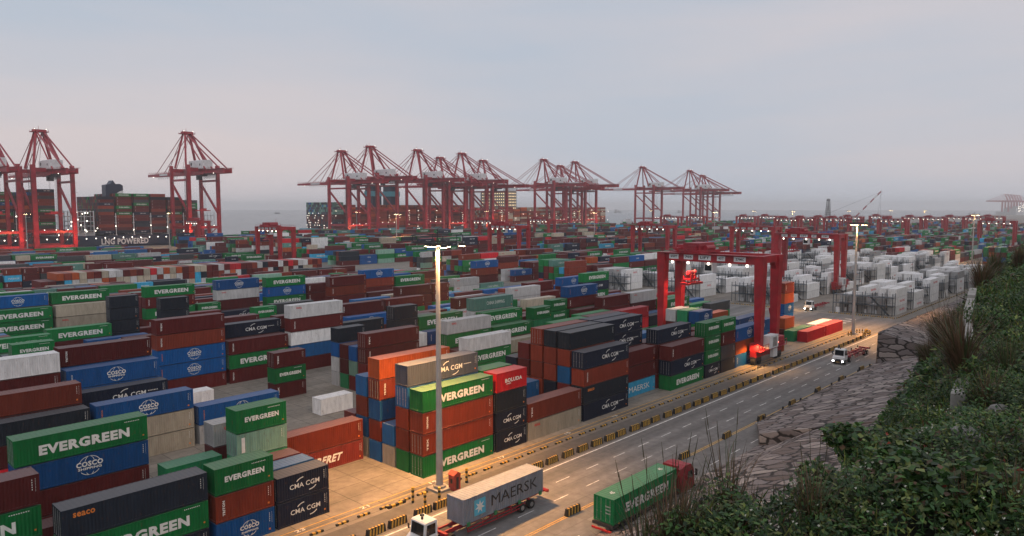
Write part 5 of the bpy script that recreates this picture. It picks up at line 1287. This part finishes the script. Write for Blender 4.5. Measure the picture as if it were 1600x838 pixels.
# grasses
def make_grass(seed, n, h, dry, wid):
    nr.seed(seed); r = empty('grass_tuft'); vs = []; fs = []; cs = []
    for i in range(n):
        a = nr.uniform(0, 2*PI); r0 = abs(nr.normal(0, .13)); hh = h*nr.uniform(.45, 1.1); lean = nr.uniform(.05, .6); w_ = wid*nr.uniform(.6, 1.3); o = len(vs)
        bx_, by_ = r0*math.cos(a), r0*math.sin(a); tw = nr.uniform(-.5, .5)
        for k in range(6):
            t = k/5; rad = lean*hh*(t**2); z = hh*(t-.38*lean*t**3); ww = w_*(1-t)**.7+.001
            x, y = bx_+rad*math.cos(a+tw*t), by_+rad*math.sin(a+tw*t); px, py = -math.sin(a), math.cos(a)
            vs += [(x-px*ww, y-py*ww, z), (x+px*ww, y+py*ww, z)]
        fs += [(o+2*k, o+2*k+1, o+2*k+3, o+2*k+2) for k in range(5)]
        c = np.array((.14, .085, .05) if nr.uniform() < dry else (.06, .085, .03))*nr.uniform(.6, 1.35); cs += [(*c, 1)]*5
    me = bpy.data.meshes.new('blades'); me.from_pydata(vs, [], fs); at = me.attributes.new('col', 'FLOAT_COLOR', 'FACE'); at.data.foreach_set('color', np.array(cs, np.float32).ravel()); me.materials.append(M['leaf']); me.update()
    link('blades', me, r)
    s_ = MB()
    for i in range(4):
        a = nr.uniform(0, 6); s_.tube((0, 0, 0), (.25*h*math.cos(a), .25*h*math.sin(a), h*1.12), .004+wid*.1, .003, 4); s_.tube((.25*h*math.cos(a), .25*h*math.sin(a), h*1.12), (.28*h*math.cos(a), .28*h*math.sin(a), h*1.3), .006+wid*.08, .002, 5)
    s_.build('seed_stalks', 'plant_stem', r); return r
gp_ = [make_grass(21, 110, 1.15, .75, .009), make_grass(22, 120, 1.0, .25, .009), make_grass(23, 420, 2.6, .7, .024), make_grass(24, 380, 2.4, .3, .024)]
GR = [(1010, 830, 0, 1.25, 'dry grass tuft at the lower left tip of the hillside'), (1040, 800, 0, 1.4, 'tall dry grass tuft in front of the green container lettering'), (1075, 800, 1, 1.1, 'green grass tuft right of the dry ones before the red cab'), (1105, 770, 1, .9, 'green grass tuft just right of the red cab'),
      (1140, 760, 0, 1.4, 'thin tall dry tuft standing against the road'), (1165, 780, 1, .8, 'short green tuft below the tall dry one'), (1010, 800, 1, 1.1, 'green tuft leftmost on the hillside'), (1060, 828, 0, 1.2, 'dry tuft at the bottom edge behind the green truck'),
      (1270, 825, 0, 1.1, 'dry fallen grass tuft at the bottom edge, centre left'), (1350, 820, 1, .8, 'green grass tuft at the bottom edge beside small flowers'), (1445, 780, 1, .8, 'green blade tuft among broad leaves at lower right'), (1505, 815, 0, .8, 'dry grass tuft at the lower right bottom edge'), (1585, 815, 0, .9, 'dry grass tuft in the lower right corner'),
      (1455, 560, 2, .8, 'tall reddish dry grass clump left of the concrete steps, lower'), (1470, 520, 2, .95, 'tall reddish dry grass clump above the stone buttress'), (1490, 500, 3, .9, 'tall green grass clump leaning over the stone paving'), (1442, 530, 3, .7, 'small grass clump at the left rim over the buttress'), (1485, 560, 2, .7, 'dry clump hanging beside the concrete wall'),
      (1515, 455, 2, 1.0, 'tall dry grass clump on the skyline left'), (1532, 440, 2, 1.1, 'tall dry grass clump on the skyline before the reefer yard'), (1555, 430, 3, 1.1, 'green grass clump on the skyline right'), (1540, 450, 3, 1.0, 'green grass clump just below the skyline clumps'), (1590, 420, 2, .9, 'dry grass clump at the right edge of the skyline'), (1575, 590, 1, 1.5, 'loose green tuft at the right edge, mid height'), (1545, 640, 0, 1.2, 'dry tangled tuft by the pale rock')]
used_g = set()
for u, v, k, s_, lab in GR:
    p = on_hill(u, v, .2); D = right*((u-800)/F)+up*((419-v)/F)+fwd; D.z = 0; D.normalize()
    if not p or p[1] > shoulder(p[0])+.6:
        for q in range(30, 1200):
            x, y = D.x*q*.1, D.y*q*.1
            if y > shoulder(x)+.1: p = (x, y); break
    if k >= 2 and u < 1500: x = 33+(u % 17); y = x*D.y/D.x; p = (x, y)
    if not p: print('grass miss', u, v); continue
    o = gp_[k] if k not in used_g else copy_tree(gp_[k]); used_g.add(k)
    o.location = (p[0], p[1], terr(*p)+.05); o.scale = (s_, s_, s_); o.rotation_euler = (rr.uniform(-.12, .12), rr.uniform(-.12, .12), rr.uniform(0, 6)); tag(o, lab, 'grass')
for q, k in ((protos, used_p), (gp_, used_g)):
    for i, o in enumerate(q):
        if i not in k:
            for c in list(o.children): bpy.data.objects.remove(c)
            bpy.data.objects.remove(o)
# rocks
def rock(u, v, s_, lab):
    p = on_hill(u, v, .3)
    if not p: return
    bm = bmesh.new(); bmesh.ops.create_icosphere(bm, subdivisions=3, radius=1)
    for q in bm.verts: q.co *= 1+.22*math.sin(q.co.x*3+u)+.14*math.sin(q.co.y*5+v)+.08*math.sin(q.co.z*9)
    bmesh.ops.scale(bm, vec=(s_, s_*.7, s_*.5), verts=bm.verts); me = bpy.data.meshes.new('rock'); bm.to_mesh(me); bm.free(); me.materials.append(M['concrete_l'])
    tag(link('rock', me, None, (p[0], p[1], terr(*p)+.45), u), lab, 'rock')
rock(1512, 690, .28, 'small pale rock half hidden in creepers'); rock(1560, 655, .3, 'long pale rock on the dark twig heap')
# concrete parapet stepping along the shoulder
pa = empty('concrete_parapet', (34, 6, 28), 0, 'low stepped concrete parapet running along the hill edge between grasses', 'wall')
pxs = [22, 26, 29, 33.5, 38, 43, 47]
for i in range(6):
    xa, xb = pxs[i], pxs[i+1]; ya, yb = np.interp(xa, SHX, SHY)+.1, np.interp(xb, SHX, SHY)+.1; m_ = MB(); zt = (28.2, 28.3, 28.55, 28.45, 28.55, 28.7)[i]
    m_.beam((xa-34, ya-6, zt-28-.6), (xb-34, yb-6, zt-28-.6), .34, .9); m_.build('wall_segment', 'concrete_l', pa)
